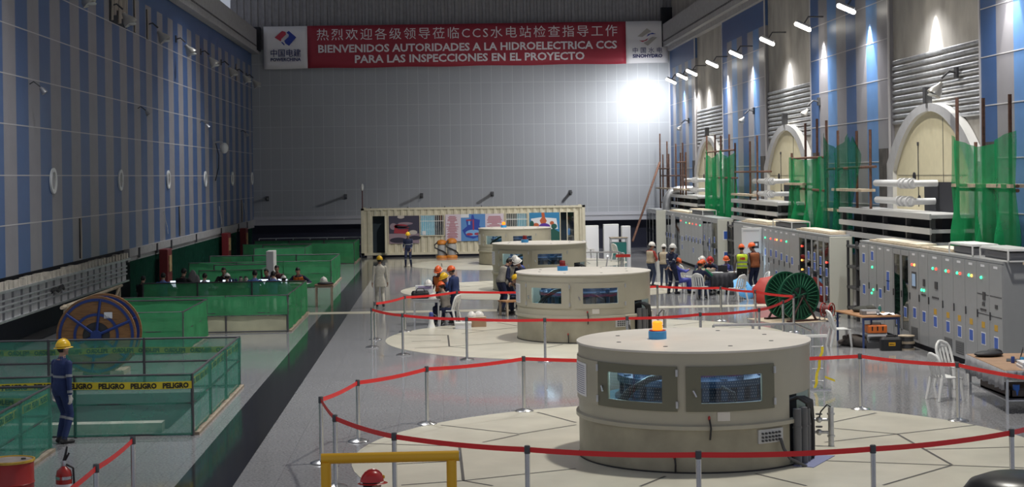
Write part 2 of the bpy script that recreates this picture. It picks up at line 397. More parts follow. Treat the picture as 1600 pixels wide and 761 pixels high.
def emblem(parent, polys, cx, cz, m, name='emblem', y=-.08):
    mb = MB()
    for p in polys: mb.add([(cx + a, y, cz + b) for a, b in p], [tuple(range(len(p)))])
    return obj(name, mb, m, parent)
cx, cz = -10.45, 1.72
emblem(ban, [[(-.62, .04), (-.19, .42), (.015, .36), (.04, .21), (-.23, -.04), (-.26, -.19)]], cx, cz, mat('emblem_red', (.42, .03, .06), .6), 'red_emblem_half')
emblem(ban, [[(.62, .04), (.2, .42), (.06, .32), (.2, .19), (.18, .07), (-.07, -.15), (0, -.31), (.2, -.45)], [(-.26, -.24), (-.07, -.43), (-.05, -.36), (-.17, -.22)]], cx, cz, mat('emblem_blue', (.02, .045, .30), .6), 'blue_emblem_half')
cx, cz = 10.5, 1.52
emblem(ban, [[(-.58, .08), (-.02, .55), (.24, .38), (-.05, .22), (-.28, .05)], [(.58, .02), (.02, -.47), (-.22, -.3), (.08, -.14), (.3, .05)]], cx, cz, mat('emblem_grey', (.40, .37, .34), .6), 'grey_emblem_half')
emblem(ban, [[(-.05, .05), (.18, .2), (.52, .22), (.3, .28), (.05, .2)]], cx, cz, mat('emblem_blue', (.02, .045, .30), .6), 'blue_emblem_stroke')
emblem(ban, [[(.05, -.02), (-.18, -.16), (-.48, -.16), (-.28, -.24), (-.02, -.14)]], cx, cz, mat('emblem_red', (.42, .03, .06), .6), 'red_emblem_stroke')

# ---------------------------------------------------------------- wall lights and small wall fixtures
M_lamp = mat('lit_lamp_glass', (1, .95, .84), .4, emit=14)
M_lamph = mat('lamp_housing', (.45, .45, .46), .4, .6)
words = ['nearest the far corner', 'second from the far corner', 'third from the far corner', 'over the farthest arched bay', 'over the striped panel behind the middle arch', 'at the far edge of the middle arched bay', 'over the middle of the second striped panel', 'highest and nearest of the lit row', 'over the nearest arched bay', 'over the nearest striped panel']
for i, y in enumerate(WALL_LAMPS):
    t = thing('wall_floodlight', 'lit tubular floodlight on the right wall, ' + words[i], 'lamp', (12.75, y, 9.4), 0, 'lit floodlights along the right wall')
    mb = MB(); mb.tube([(-.20, .1, .11), (.20, -.1, -.11)], [.075, .075], 12); mb.ell((-.20, .1, .11), (.075, .075, .075)); mb.ell((.20, -.1, -.11), (.075, .075, .075)); obj('lamp_glass', mb, M_lamp, t, True)
    mb = MB(); mb.tube([(-.19, .12, .20), (.23, -.1, -.02)], [.06, .06], 10); obj('housing', mb, M_lamph, t, True)
    mb = MB(); mb.tube([(.05, 0, .12), (.2, 0, .35), (.74, 0, .35)], .03, 8); obj('bracket', mb, M_dgrey, t)
    tgt = (13.2, y - .02, 0)
    lamp('wall_floodlight_beam', 'SPOT', (13.25, y - .02, 9.3), 1100, (1, .97, .90), (13.33, y - .02, 0), spot_size=.86, spot_blend=.2, shadow_soft_size=.05)
    lamp('wall_floodlight_spill', 'SPOT', (12.5, y, 9.25), 650, (.97, .98, 1), (12.7, y, 0), spot_size=2.3, spot_blend=1.0, shadow_soft_size=.15)
lamp('corner_floodlight_beam', 'SPOT', (12.2, 89.9, 9.2), 1400, (.95, .98, 1), (11.6, 93, 7.6), spot_size=2.5, spot_blend=1.0, shadow_soft_size=.1)

lamp('wall_floodlight_beam', 'SPOT', (12.45, 83.4, 9.2), 3800, (.97, .98, 1), (5, 93, 3.5), spot_size=1.5, spot_blend=1.0, shadow_soft_size=.08)
def off_flood(t, s=1.):
    mb = MB(); mb.lathe([(.06 * s, 0), (.09 * s, .12 * s), (.2 * s, .3 * s), (.23 * s, .42 * s), (.23 * s, .44 * s)], n=18, M=Matrix.Rotation(PI * .80, 4, 'Y')); obj('reflector', mb, mat('unlit_lamp_reflector', (.50, .48, .44), .3, .3), t, True)
    mb = MB(); mb.ell((.26 * s, 0, -.36 * s), (.19 * s, .19 * s, .06 * s)); obj('lens', mb, mat('unlit_lens', (.55, .56, .54), .2), t, True)
    mb = MB(); mb.tube([(-.38, 0, .25), (-.2, 0, .3), (0, 0, .12)], .03, 8); mb.box(-.42, -.36, -.12, .12, .12, .4); obj('bracket', mb, M_dgrey, t)
    return t
lw = ['cropped by the top edge', 'below the broken panels near the top', 'third along the upper row', 'fourth along the upper row', 'fifth along the upper row', 'sixth along the upper row', 'seventh along the upper row', 'last before the far corner']
o0 = None
for i, y in enumerate((47.24, 53.4, 60, 66.4, 73.2, 80, 85.7, 90.3)):
    l = 'unlit round floodlight high on the left wall, ' + lw[i]
    if o0 is None: o0 = off_flood(thing('unlit_floodlight', l, 'lamp', (-10.4, y, 9.9), 0, 'unlit floodlights high on the left wall'))
    else: dup(o0, (-10.4, y, 9.9), 0, l)
o1 = None
for i, y in enumerate((42.7, 57.8, 72.6, 87.4)):
    l = 'small spotlight on a thin arm halfway up the striped left wall, ' + ['nearest', 'second', 'third', 'farthest'][i] + ' of four'
    if o1 is None:
        o1 = thing('arm_spotlight', l, 'lamp', (-10.5, y, 6.85), 0, 'small arm spotlights on the left wall'); o1.scale = (.7, .7, .7)
        mb = MB(); mb.lathe([(.04, 0), (.09, .08), (.13, .28)], n=14, M=Matrix.Rotation(PI * .8, 4, 'Y')); obj('shade', mb, M_lamph, o1, True)
        mb = MB(); mb.tube([(-.4, 0, .12), (-.25, 0, .22), (0, 0, .02)], .025, 8); obj('arm', mb, M_dgrey, o1)
    else: dup(o1, (-10.5, y, 6.85), 0, l)
t = thing('bulb_lamp', 'white bulb lamp with a hanging cable low on the far left wall', 'lamp', (-10.4, 77, 5.9))
mb = MB(); mb.ell((.1, 0, -.05), (.2, .2, .26)); obj('bulb', mb, mat('frosted_glass', (.6, .6, .58), .3), t, True)
mb = MB(); mb.tube([(-.4, 0, .22), (-.1, 0, .25), (.02, 0, .2)], .05, 8); obj('socket_arm', mb, M_lamph, t)
mb = MB(); mb.tube([(-.3, 0, .2), (-.1, -.4, -.4), (-.1, -.6, -1.0), (-.35, .1, -1.6)], .02, 6); obj('cable', mb, M_black, t)
for i, y in enumerate((45.1, 54.5, 64, 74, 83.5, 92.2)):
    l = 'oval white rimmed porthole in the left wall, ' + ['nearest', 'second', 'third', 'fourth', 'fifth', 'farthest'][i] + ' along the row'
    if i == 0:
        o2 = thing('porthole', l, 'porthole', (XL + .01, y, 4.38), 0, 'portholes in the left wall')
        Mr = Matrix.Rotation(PI / 2, 4, 'Y')
        mb = MB(); mb.lathe([(.26, 0), (.36, 0), (.36, .05), (.26, .05), (.26, 0)], n=28, M=Mr, cap=False); obj('rim', mb, M_white, o2, True)
        mb = MB(); mb.lathe([(.27, -.005), (.27, .02)], n=28, M=Mr); obj('pane', mb, mat('porthole_glass', (.35, .34, .34), .2), o2)
    else: dup(o2, (XL + .01, y, 4.38), 0, l)
# right-wall unlit lamps
rl = [((13.05, 56.2, 6.55), 'small white unlit floodlight on the striped panel left of the nearest arch'), ((13.1, 41.2, 6.6), 'large unlit floodlight on the ribbed band above the nearest arch'),
      ((13.05, 68.0, 6.7), 'small unlit floodlight on the striped panel between the two far arches'), ((13.05, 86.0, 6.9), 'tiny unlit floodlight beside the far corner of the right wall')]
for i, (p, l) in enumerate(rl):
    t = thing('unlit_floodlight', l, 'lamp', p, PI, 'unlit floodlights on the right wall'); off_flood(t, .6 if i != 1 else .85)
# slots with hanging cables in the left wall
for i, (y, z0, z1, w, l) in enumerate([(48.5, 2.05, 3.25, .32, 'dark vertical slot low in the left wall, nearest, with a pale strap'), (66.7, 2.05, 3.27, .34, 'dark vertical slot low in the middle of the left wall'), (87.5, 2.02, 3.22, .3, 'dark slot with dangling cables near the far end of the left wall'),
        (54.6, 9.62, 11.0, 2.9, 'broken gap in the panels at the top of the left wall'), (57.5, 9.62, 10.85, .3, 'narrow dark slot high on the left wall right of the broken gap'), (60., 9.6, 10.7, .35, 'second narrow dark slot high on the left wall'), (85.9, 9.6, 10.5, .3, 'thin dark slot high on the left wall near the far corner')]):
    t = thing('wall_slot', l, 'wall slot', (XL, y, z0), 0, 'dark slots in the left wall')
    mb = MB(); mb.box(0, .012, -w / 2, w / 2, 0, z1 - z0); obj('slot_shade', mb, M_dark, t)  # flat strip on the wall, coloured near black for the shade inside the slot
    mb = MB()
    if w > 1:
        for k in range(7): mb.tube([(.05, -w / 2 + .2 + k * .4, .05 + .2 * (k % 3)), (.06, -w / 2 + .3 + k * .4, z1 - z0)], .05 + .02 * (k % 2), 6)
    else: mb.tube([(.03, -w * .2, 0), (.05, -w * .35, (z1 - z0) * .5), (.03, -w * .25, z1 - z0)], .03, 6)
    obj('cable', mb, mat('pale_cable', (.42, .36, .30), .6), t)
for i, (y, z0) in enumerate([(63.0, 2.4), (78.5, 2.3), (88.3, 2.3)]):
    mb = MB(); mb.tube([(0, 0, .75), (.03, .05, .4), (.05, .35, .1), (.03, .6, -.15)], .016, 6)
    o = obj('loose_cable', mb, mat('white_cable', (.6, .6, .62), .5), loc=(XL + .02, y, z0)); tag(o, 'thin white cable dangling from the left wall ' + ['before the middle slot', 'past the middle slot', 'beside the far slot'][i], 'cable', 'loose cables on the left wall')
# pegs on the far wall
for i, (x, z) in enumerate([(-10.0, 3.2), (-5.5, 3.25), (-1.1, 3.25), (3.0, 3.28), (7.55, 3.3)]):
    mb = MB(); mb.box(-.06, .06, -.8, 0, -.06, .06)
    mb.box(-.09, .09, -.05, 0, -.14, .14)
    o = obj('wall_bracket', mb, M_dgrey, loc=(x, YF, z)); tag(o, 'short dark bracket sticking out of the far wall, ' + ['by the left corner', 'second from the left', 'above the left end of the container', 'above the middle of the container', 'above the right end of the container'][i], 'bracket', 'brackets on the far wall')

# ---------------------------------------------------------------- cable ledge under the left wall
t = thing('cable_ledge', 'pale slatted cable ledge with pipes running under the striped left wall', 'cable tray', (XL, 33, .9))
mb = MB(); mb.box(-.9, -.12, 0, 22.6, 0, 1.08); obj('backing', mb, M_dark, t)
y = .2; k = 0
while y < 22.3:
    mb = MB(); mb.box(-.12, .0, y, y + .62, .02, .72); obj('panel', mb, mat('ledge_panel', (.50, .49, .50), .6, noise=.1), t); y += .86
for q in range(3):
    mb = MB(); z = .28 + q * .13; mb.tube([(.05, .1, z), (.05, 22.2, z)], .028, 8); obj('conduit', mb, M_galv, t, True)
mb = MB(); mb.box(-.1, .12, 0, 22.6, .74, .80); mb.box(-.1, .06, 0, 22.6, 0, .05); obj('rail', mb, M_galv, t)
y = .1
while y < 22.4:
    mb = MB(); h = .17 + .05 * random.random(); mb.box(-.06, .05 + .03 * random.random(), y, y + .27 + .05 * random.random(), .80, .80 + h); y += .45
    obj('mortar_block', mb, mat('pale_mortar_block', (.50, .45, .38), .8, noise=.25, nscale=5), t)
mb = MB(); mb.tube([(.08, 11.5, .42), (.12, 11.8, .5), (.1, 12.2, .4), (.12, 12.6, .52), (.08, 12.9, .42)], .05, 6); obj('cable_bundle', mb, M_black, t)
# dark net behind the fences and the red columns
P = [[(XL + .05 + .06 * math.sin(i * .9) * (1 - j / 6), 55.8 + i * .9, .05 + 1.52 * j / 6) for i in range(41)] for j in range(7)]
mb = MB(); mb.grid(P); tag(obj('debris_net', mb, M_netd, smooth=True), 'dark green net hung under the ledge of the far left wall', 'net')
for i, y in enumerate((61.2, 78.4, 85.4)):
    l = 'dark red fire hose column under the left wall ledge, ' + ['nearest and tallest', 'middle', 'farthest'][i]
    if i == 0:
        o3 = thing('fire_hose_column', l, 'fire column', (-10.45, y, 0), 0, 'red columns under the left wall ledge')
        mb = MB(); mb.rbox(-.16, .16, -.5, .5, .1, 1.75); obj('casing', mb, mat('dark_red_paint', (.16, .008, .012), .5), o3)
        mb = MB(); mb.box(.16, .2, -.3, .2, .9, 1.5); obj('hose_panel', mb, mat('ochre_panel', (.42, .26, .12), .6, noise=.4, nscale=9), o3)
        mb = MB(); mb.box(-.2, .2, -.55, .55, 0, .1); obj('base', mb, M_dgrey, o3)
    else: dup(o3, (-10.45, y, 0), 0, l)

# ---------------------------------------------------------------- arched bulkheads, bus platforms
M_arch = mat('grey_arch_rib', (.42, .42, .43), .6, noise=.08); M_archw = mat('pale_arch_soffit', (.66, .65, .62), .6)
M_plate = mat('cream_bulkhead_plate', (.64, .58, .40), .5, noise=.05)
an = ['nearest', 'middle', 'farthest']
arch0 = plat0 = None
for bi, (a, b) in enumerate(BAYS):
    yc = (a + b) / 2
    l = an[bi] + ' tall pointed arch with a cream plate set in the right wall'
    if bi == 0:
        arch0 = thing('arched_bulkhead', l, 'arch', (XR, yc, 2.4), 0, 'arched bulkheads in the right wall')
        N = 40
        def curve(ah, zt): return [(-ah, 0)] + [(d * ah / 4.02, zt - .075 * d * d - .0016 * d ** 4) for d in [-4.02 + 8.04 * k / N for k in range(N + 1)]] + [(ah, 0)]
        O = curve(4.02, 3.76); I = curve(3.40, 3.54); n = len(O)
        mb = MB(); x0, x1 = -.14, .1
        for (C0, xa, C1, xb, mi) in ((O, x0, I, x0, 0), (O, x0, O, x1, 1), (I, x0, I, x1, 1)):
            vs = [(xa, y, z) for y, z in C0] + [(xb, y, z) for y, z in C1]
            mb.add(vs, [(i, i + 1, n + i + 1, n + i) for i in range(n - 1)], mi)
        obj('arch_rib', mb, [M_arch, M_archw], arch0, True)
        mb = MB(); mb.prism(I, -.02, .1, 'yz'); obj('bulkhead_plate', mb, M_plate, arch0)
        mb = MB(); mb.box(-.03, -.02, -1.02, -1.0, 0, 3.3); mb.box(-.03, -.02, -3.3, 3.3, 1.78, 1.79); obj('plate_seam', mb, M_dgrey, arch0)
        for hy, hz in ((1.6, 1.75), (1.15, 1.1)):
            mb = MB(); mb.lathe([(.12, 0), (.12, .03)], (-.05, hy, hz), 16, M=Matrix.Rotation(PI / 2, 4, 'Y')); obj('bolt_hole', mb, M_dark, arch0)
        mb = MB(); mb.box(-.06, -.02, 1.16, 1.24, 2.62, 2.72); mb.tube([(-.04, 1.2, .9), (-.04, 1.2, 2.65)], .012, 6); obj('plate_rod', mb, M_dgrey, arch0)
        mb = MB(); mb.box(-.22, -.02, -.1, .1, 3.76, 4.2); obj('crown_bracket', mb, M_dgrey, arch0)
        mb = MB(); mb.box(-.06, -.02, -2.0, .6, .75, 1.6); obj('dark_panel', mb, M_dark, arch0)
    else: dup(arch0, (XR, yc, 2.4), 0, l)
    l = an[bi] + ' stack of pale bus bar shelves and pipes under an arch of the right wall'
    if bi == 0:
        plat0 = thing('pipe_platform', l, 'pipe rack', (XR, yc + .6, 0), 0, 'pipe platforms under the arches')
        for z in (3.2, 2.83, 2.5):
            mb = MB(); mb.box(-1.25, .1, -4.4, 4.6, z - .09, z); mb.box(-1.3, -1.25, -4.45, 4.65, z - .12, z + .03); mb.box(-1.3, .1, 4.6, 4.66, z - .12, z + .03); obj('shelf', mb, mat('pale_bus_bar', (.46, .46, .46), .45), plat0)
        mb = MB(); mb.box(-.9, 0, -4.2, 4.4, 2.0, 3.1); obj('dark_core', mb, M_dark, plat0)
        for yy in (-4.3, -2.2, 0, 2.2, 4.5):
            mb = MB(); mb.box(-1.22, -1.1, yy, yy + .1, 0, 3.15); obj('support_post', mb, M_dgrey, plat0)
        for z, y0, y1 in ((3.97, -1.3, 2.4), (3.48, -1.1, 2.3)):
            mb = MB(); mb.tube([(-.75, y0, z), (-.75, y1, z)], .1, 12)
            for k in (y0 + .1, y0 + .6, y0 + 1.0): mb.tube([(-.75, k, z), (-.75, k + .12, z)], .15, 12)
            mb.tube([(-.75, y0, z), (-.4, y0, z), (-.1, y0, z)], .09, 10); obj('pipe', mb, mat('pale_insulated_pipe', (.55, .55, .55), .45), plat0, True)
        for k in range(4):
            mb = MB(); mb.tube([(-1.0, -2.6 + k * .5, 1.2), (-1.0, -2.6 + k * .5, 2.4)], .05, 8); obj('vertical_pipe', mb, M_galv, plat0, True)
        mb = MB(); mb.box(-.06, .1, -3.9, 3.9, 0, 2.4); obj('back_plate', mb, M_plate, plat0)
    else: dup(plat0, (XR, yc + .6, 0), 0, l)
# large elbow pipe by the far corner
mb = MB(); mb.tube([(0, 0, 0), (0, 0, 2.6), (.05, 0, 3.0), (.25, 0, 3.3), (.6, 0, 3.42), (1.4, 0, 3.42)], .24, 14)
mb.tube([(0, 0, 2.3), (0, 0, 2.42)], .3, 14)
tag(obj('elbow_pipe', mb, M_galv, smooth=True, loc=(12.0, 84.6, 0)), 'thick grey elbow pipe bending into the right wall behind the far cabinets', 'pipe')

# ---------------------------------------------------------------- scaffolds and nets on the right wall
def net(name_l, pts, z0, z1, folds, seed, m=M_net, ragged=.12, mid=None):
    rnd = random.Random(seed); n = 60; R = 24
    xs = [Vector((p[0], p[1], 0)) for p in pts]
    def along(u):
        s = u * (len(xs) - 1); i = min(int(s), len(xs) - 2); return xs[i].lerp(xs[i + 1], s - i)
    ph = [rnd.random() * 6.28 for _ in range(4)]
    rows = []
    for j in range(R + 1):
        v = j / R; row = []
        for i in range(n + 1):
            u = i / n; p = along(u)
            top = z1(u) if callable(z1) else z1
            amp = .05 + .13 * (1 - v)
            if mid is not None: amp *= .35 + .9 * min(1, abs(v - mid) * 3)
            w = amp * (math.sin(u * folds * 6.28 + ph[0] + v * .8) + .5 * math.sin(u * folds * 14 + ph[1] - v))
            row.append((p.x + w, p.y + .6 * amp * math.sin(u * folds * 9 + ph[2]), lerp(z0 + ragged * math.sin(u * 7 + ph[3]), top, v)))
        rows.append(row)
    mb = MB(); mb.grid(rows); o = obj('debris_net', mb, m, smooth=True); tag(o, name_l, 'net', 'green nets on the right wall scaffold'); return o
sag = lambda z, d, k=1: (lambda u: z - d * abs(math.sin(u * PI * k)) ** 1.2)
net('green net draped over the nearest scaffold, right of the nearest arch', [(12.55, 38.9), (12.6, 34.7)], 1.9, sag(5.18, .32), 3, 1, mid=.62)
net('pale green low net beside the middle arch', [(12.5, 56.9), (12.6, 51.9)], 1.9, sag(4.85, .12), 3, 2, mid=.6)
net('tall dark green net with a torn edge on the scaffold right of the middle arch', [(12.45, 51.6), (12.6, 49.0)], 1.9, lambda u: 5.62 - .5 * math.sin(u * PI) - .1 * u, 2.2, 3, m=net_mat('deep_green_net', (.02, .20, .11), .7))
net('narrow green net hanging in front of the farthest arch', [(12.5, 75.0), (12.6, 68.0)], 1.9, lambda u: 5.45 - .45 * abs(math.sin(u * 6)), 4, 4)
rows = [[(12.6, 49.0 - 1.7 * i / 10 * (1 - abs(v - .86) * (1.6 if v < .86 else 4)) if v > .4 else 49 - .5 * i / 10, lerp(2.0, 5.3, v) + .1 * math.sin(i)) for i in range(11)] for v in [k / 16 for k in range(17)]]
mb = MB(); mb.grid(rows); tag(obj('debris_net', mb, MATS['deep_green_net'], smooth=True), 'torn flap of green net blowing off the tall scaffold net', 'net', 'green nets on the right wall scaffold')

def scaffold(label, poles, bars, braces=()):
    y0 = poles[0][1]; t = thing('scaffold', label, 'scaffold', (12.5, y0, 0), 0, 'tube scaffolds on the right wall')
    for x, y, z in poles:
        mb = MB(); mb.tube([(x - 12.5, y - y0, 0), (x - 12.5 + .03, y - y0, z)], .042, 8); obj('pole', mb, M_rust, t, True)
    for a, b, w in bars:
        mb = MB()
        if w: mb.box(a[0] - 12.5 - .18, a[0] - 12.5 + .25, min(a[1], b[1]) - y0, max(a[1], b[1]) - y0, a[2] - .04, a[2] + .04)
        else: mb.tube([(a[0] - 12.5, a[1] - y0, a[2]), (b[0] - 12.5, b[1] - y0, b[2])], .042, 8)
        obj('plank' if w else 'crossbar', mb, M_board if w else M_rust, t)
    for a, b in braces:
        mb = MB(); mb.tube([(a[0] - 12.5, a[1] - y0, a[2]), (b[0] - 12.5, b[1] - y0, b[2])], .042, 8); obj('brace', mb, M_rust, t, True)
scaffold('scaffold of brown tubes carrying the nearest green net', [(12.65, 38.7, 6.1), (12.7, 36.95, 6.0), (12.7, 35.2, 6.0), (13.1, 38.7, 5), (13.1, 35.2, 5)],
         [((12.65, 38.9, 3.95), (12.7, 34.7, 3.95), 0), ((12.65, 38.9, 3.85), (12.7, 34.7, 3.85), 0), ((12.75, 38.9, 3.95), (12.75, 34.8, 3.95), 1)])
scaffold('scaffold of dark tubes and planks right of the middle arch', [(12.6, 50.3, 5.62), (12.65, 48.2, 5.55), (12.7, 46.85, 5.55), (12.65, 52.0, 6.0), (12.6, 54.8, 6.0), (12.6, 57.0, 5.0), (12.65, 53.3, 6.1)],
         [((12.6, 51.6, 4.4), (12.7, 46.2, 4.45), 0), ((12.6, 50.4, 3.75), (12.7, 46.8, 3.75), 1), ((12.6, 51.5, 3.1), (12.7, 46.6, 3.1), 1), ((12.6, 57, 3.75), (12.6, 52, 3.7), 0), ((12.6, 57.4, 3.9), (12.6, 54.5, 3.9), 1), ((12.6, 57, 4.8), (12.6, 52, 4.8), 0)])
scaffold('scaffold of rusty tubes round the farthest green net', [(12.6, 75.3, 6.1), (12.6, 73.0, 6.05), (12.6, 71.5, 6.0), (12.6, 69.4, 6.0), (12.65, 68.3, 5.6), (12.65, 65.0, 5.6), (12.65, 63.5, 5.8)],
         [((12.6, 75.4, 4.1), (12.6, 67.5, 4.1), 0), ((12.65, 68.3, 4.35), (12.7, 61.0, 4.35), 0), ((12.65, 68.3, 3.4), (12.65, 63.5, 3.4), 1), ((12.65, 68.2, 2.8), (12.65, 61.5, 2.8), 1), ((12.6, 75.4, 5.3), (12.6, 68, 5.3), 0)])
scaffold('tall scaffold of rusty tubes in the far right corner', [(12.5, 90.7, 6.6), (12.5, 89.6, 5.4), (12.5, 87.9, 6.1), (12.5, 87.3, 5.4), (12.5, 84.6, 5.9), (12.5, 83.0, 5.4), (12.5, 82.2, 5.9), (12.5, 81.2, 5.4)],
         [((12.5, 91, 4.6), (12.5, 87, 4.6), 0), ((12.5, 90, 4.2), (12.5, 81, 4.2), 0), ((12.5, 91.3, 3.5), (12.5, 81, 3.45), 1), ((12.5, 90, 2.7), (12.5, 84, 2.7), 0), ((12.5, 90, 2.0), (12.5, 81, 2.0), 0), ((12.5, 84, 4.9), (12.5, 81, 4.9), 0)])
mb = MB(); mb.tube([(0, 0, 0), (1.95, 3.2, 4.2)], .06, 8); tag(obj('scaffold_pole', mb, M_rust, smooth=True, loc=(10.15, 84.6, .75)), 'long brown pole leaning diagonally onto the corner scaffold', 'pole')
# ---------------------------------------------------------------- office container
CX0, CW, CY, CZ0, CH = -4.32, 12.16, 86.85, .12, 2.5
cont = thing('office_container', 'long cream corrugated container with posters, windows and doors by the far wall', 'container', (CX0, CY, 0))
M_con = mat('cream_container_paint', (.66, .61, .47), .5, noise=.06)
holes = [(.62, 1.30, .12, 2.12), (3.2, 4.46, 1.05, 2.12), (7.86, 9.0, 1.05, 2.15), (10.82, 11.55, .12, 2.18)]
def corr(x): k = (x % .36) / .36; return 0 if k < .35 else ((k - .35) / .15 * .06 if k < .5 else (.06 if k < .85 else .06 * (1 - (k - .85) / .15)))
xs = sorted(set([round(i * .06, 3) for i in range(int(CW / .06) + 1)] + [h for q in holes for h in q[:2]] + [CW]))
zs = sorted(set([.1, CH - .02] + [h for q in holes for h in q[2:]]))
mb = MB()
for i in range(len(xs) - 1):
    for j in range(len(zs) - 1):
        xm, zm = (xs[i] + xs[i + 1]) / 2, (zs[j] + zs[j + 1]) / 2
        if any(a < xm < b and c < zm < d for a, b, c, d in holes): continue
        a, b = corr(xs[i]), corr(xs[i + 1]); mb.add([(xs[i], a, CZ0 + zs[j]), (xs[i + 1], b, CZ0 + zs[j]), (xs[i + 1], b, CZ0 + zs[j + 1]), (xs[i], a, CZ0 + zs[j + 1])], [(0, 1, 2, 3)])
mb.box(0, CW, 2.36, 2.44, CZ0, CZ0 + CH); mb.box(0, .04, .05, 2.4, CZ0, CZ0 + CH); mb.box(CW - .04, CW, .05, 2.4, CZ0, CZ0 + CH)
mb.box(.05, CW - .05, .08, 2.4, CZ0, CZ0 + .06)
obj('shell', mb, M_con, cont)
mb = MB(); mb.box(.02, CW - .02, .05, 2.4, CZ0 + CH - .04, CZ0 + CH); obj('roof', mb, M_con, cont)
mb = MB()
for x in (0, CW - .16): mb.box(x, x + .16, -.03, .12, CZ0, CZ0 + CH + .05); mb.box(x, x + .16, 2.3, 2.45, CZ0, CZ0 + CH + .05)
mb.box(0, CW, -.03, .1, CZ0 + CH - .06, CZ0 + CH + .05); mb.box(0, CW, -.03, .1, CZ0, CZ0 + .13); obj('corner_frame', mb, M_con, cont)
mb = MB()
for x in (.3, 4, 8, 11.6): mb.box(x, x + .3, 0, 2.4, 0, CZ0)
obj('support_block', mb, M_conc, cont)
mb = MB(); mb.box(.05, CW - .05, .8, .85, CZ0 + .1, CZ0 + CH - .06); obj('interior_partition', mb, mat('dim_blue_interior', (.03, .05, .07), .5), cont)
for (x0, x1, z0, z1) in (holes[1], holes[2]):
    f = MB(); z0 += CZ0; z1 += CZ0
    for q in ((x0 - .05, x1 + .05, z0 - .05, z0), (x0 - .05, x1 + .05, z1, z1 + .05), (x0 - .05, x0, z0, z1), (x1, x1 + .05, z0, z1)): f.box(q[0], q[1], -.05, .05, q[2], q[3])
    fr = obj('window', f, M_con, cont)
    g = MB(); g.box(x0, x1, .02, .03, z0, z1); obj('pane', g, glass_mat('pale_window_glass', (.6, .8, .85), .85), fr)
    g = MB(); g.box(x0 + (.02 if x0 < 5 else .6), x1 - (.5 if x0 < 5 else .02), .3, .33, z0 - .1, z1); obj('blind', g, mat('lit_blind', (.55, .78, .86), .6, emit=.35), fr)
    g = MB()
    for k in range(12): g.tube([(lerp(x0, x1, (k + .5) / 12), -.03, z0), (lerp(x0, x1, (k + .5) / 12), -.03, z1)], .012, 6)
    g.box(x0, x1, -.04, -.025, lerp(z0, z1, .7), lerp(z0, z1, .73)); obj('window_bars', g, M_white, fr)
d = MB(); d.box(1.30, 1.42, -.72, -.02, CZ0 + .12, CZ0 + 2.12); dd = obj('door', d, M_con, cont, label='open cream door leaf seen edge on')
d = MB(); d.box(11.15, 11.2, -.03, .0, CZ0 + .12, CZ0 + 2.18); d.box(10.78, 10.82, -.04, .04, CZ0 + .1, CZ0 + 2.2); d.box(11.55, 11.6, -.04, .04, CZ0 + .1, CZ0 + 2.2); d.box(10.8, 11.6, -.04, .04, CZ0 + 2.18, CZ0 + 2.23)
dd = obj('door', d, M_con, cont, label='sliding door with a cream frame'); d = MB(); d.box(11.2, 11.55, .01, .02, CZ0 + .12, CZ0 + 2.18); obj('pane', d, M_glassc, dd)
d = MB(); d.box(11.22, 11.36, .3, .33, 1.05, 1.4); obj('screen', d, mat('blue_lit_screen', (.1, .45, 1.), .4, emit=1.4), cont)
d = MB(); d.tube([(.08, .1, CZ0 + CH), (.08, .1, CZ0 + CH + 1.05)], .03, 8); ml = obj('lamp_mast', d, mat('dark_red_tube', (.12, .03, .03), .5), cont); d = MB(); d.ell((.08, .1, CZ0 + CH + 1.2), (.09, .09, .2)); obj('mast_lamp', d, M_white, ml, True)
d = MB()
for k in range(30):
    x = .5 + k * .4; d.box(x, x + .06, -.02, .04, CZ0 + CH + .04, CZ0 + CH + .06 + .05 * (k % 5 == 0))
obj('roof_clips', d, M_dgrey, cont)
# posters
def poster(label, x0, x1, z0, z1, base, shapes, group='posters on the container'):
    t = thing('poster', label, 'poster', (CX0 + x0, CY - .035, z0), 0, group); w, h = x1 - x0, z1 - z0
    mb = MB(); mb.box(0, w, -.012, 0, 0, h); obj('sheet', mb, base, t)
    for q, (nm, m, polys) in enumerate(shapes):
        mb = MB()
        for p in polys: mb.add([(a * w, -.014 - .001 * q, b * h) for a, b in p], [tuple(range(len(p)))])
        obj(nm, mb, m, t)
    return t
def ov(cx, cy, a, b, n=16): return [(cx + a * math.cos(2 * PI * k / n), cy + b * math.sin(2 * PI * k / n)) for k in range(n)]
def rc(a, b, c, d): return [(a, c), (b, c), (b, d), (a, d)]
C = lambda n, r: mat(n, r, .5)
poster('dark photo poster of a red machine by the left window of the container', 1.5, 3.13, .74, 2.24, C('poster_dark', (.045, .04, .075)),
       [('photo_shapes', C('poster_mauve', (.30, .22, .27)), [rc(0, 1, 0, .36), ov(.15, .62, .12, .12), ov(.55, .72, .25, .05)]), ('photo_shapes', C('poster_red', (.36, .03, .05)), [[(.16, .38), (.62, .34), (.66, .6), (.2, .68)], ov(.4, .62, .24, .08)]),
        ('photo_shapes', C('poster_deep', (.03, .025, .05)), [ov(.3, .12, .28, .1), ov(.85, .2, .2, .08), rc(.3, .7, .52, .56), rc(.28, .7, .6, .63)]), ('photo_shapes', C('poster_pale', (.55, .50, .46)), [ov(.4, .96, .12, .06), ov(.8, .4, .14, .08)])])
M_pk = C('poster_pale_pink', (.66, .58, .66))
def lines(cx, w, z0, z1, n, seed):
    r = random.Random(seed); L = []
    for k in range(n):
        z = lerp(z1, z0, (k + .5) / n); ww = w * (.35 + .65 * r.random()); L.append(rc(cx - ww / 2, cx + ww / 2, z - .3 * (z1 - z0) / n, z + .3 * (z1 - z0) / n))
    return L
M_txt = C('poster_text', (.40, .10, .14))
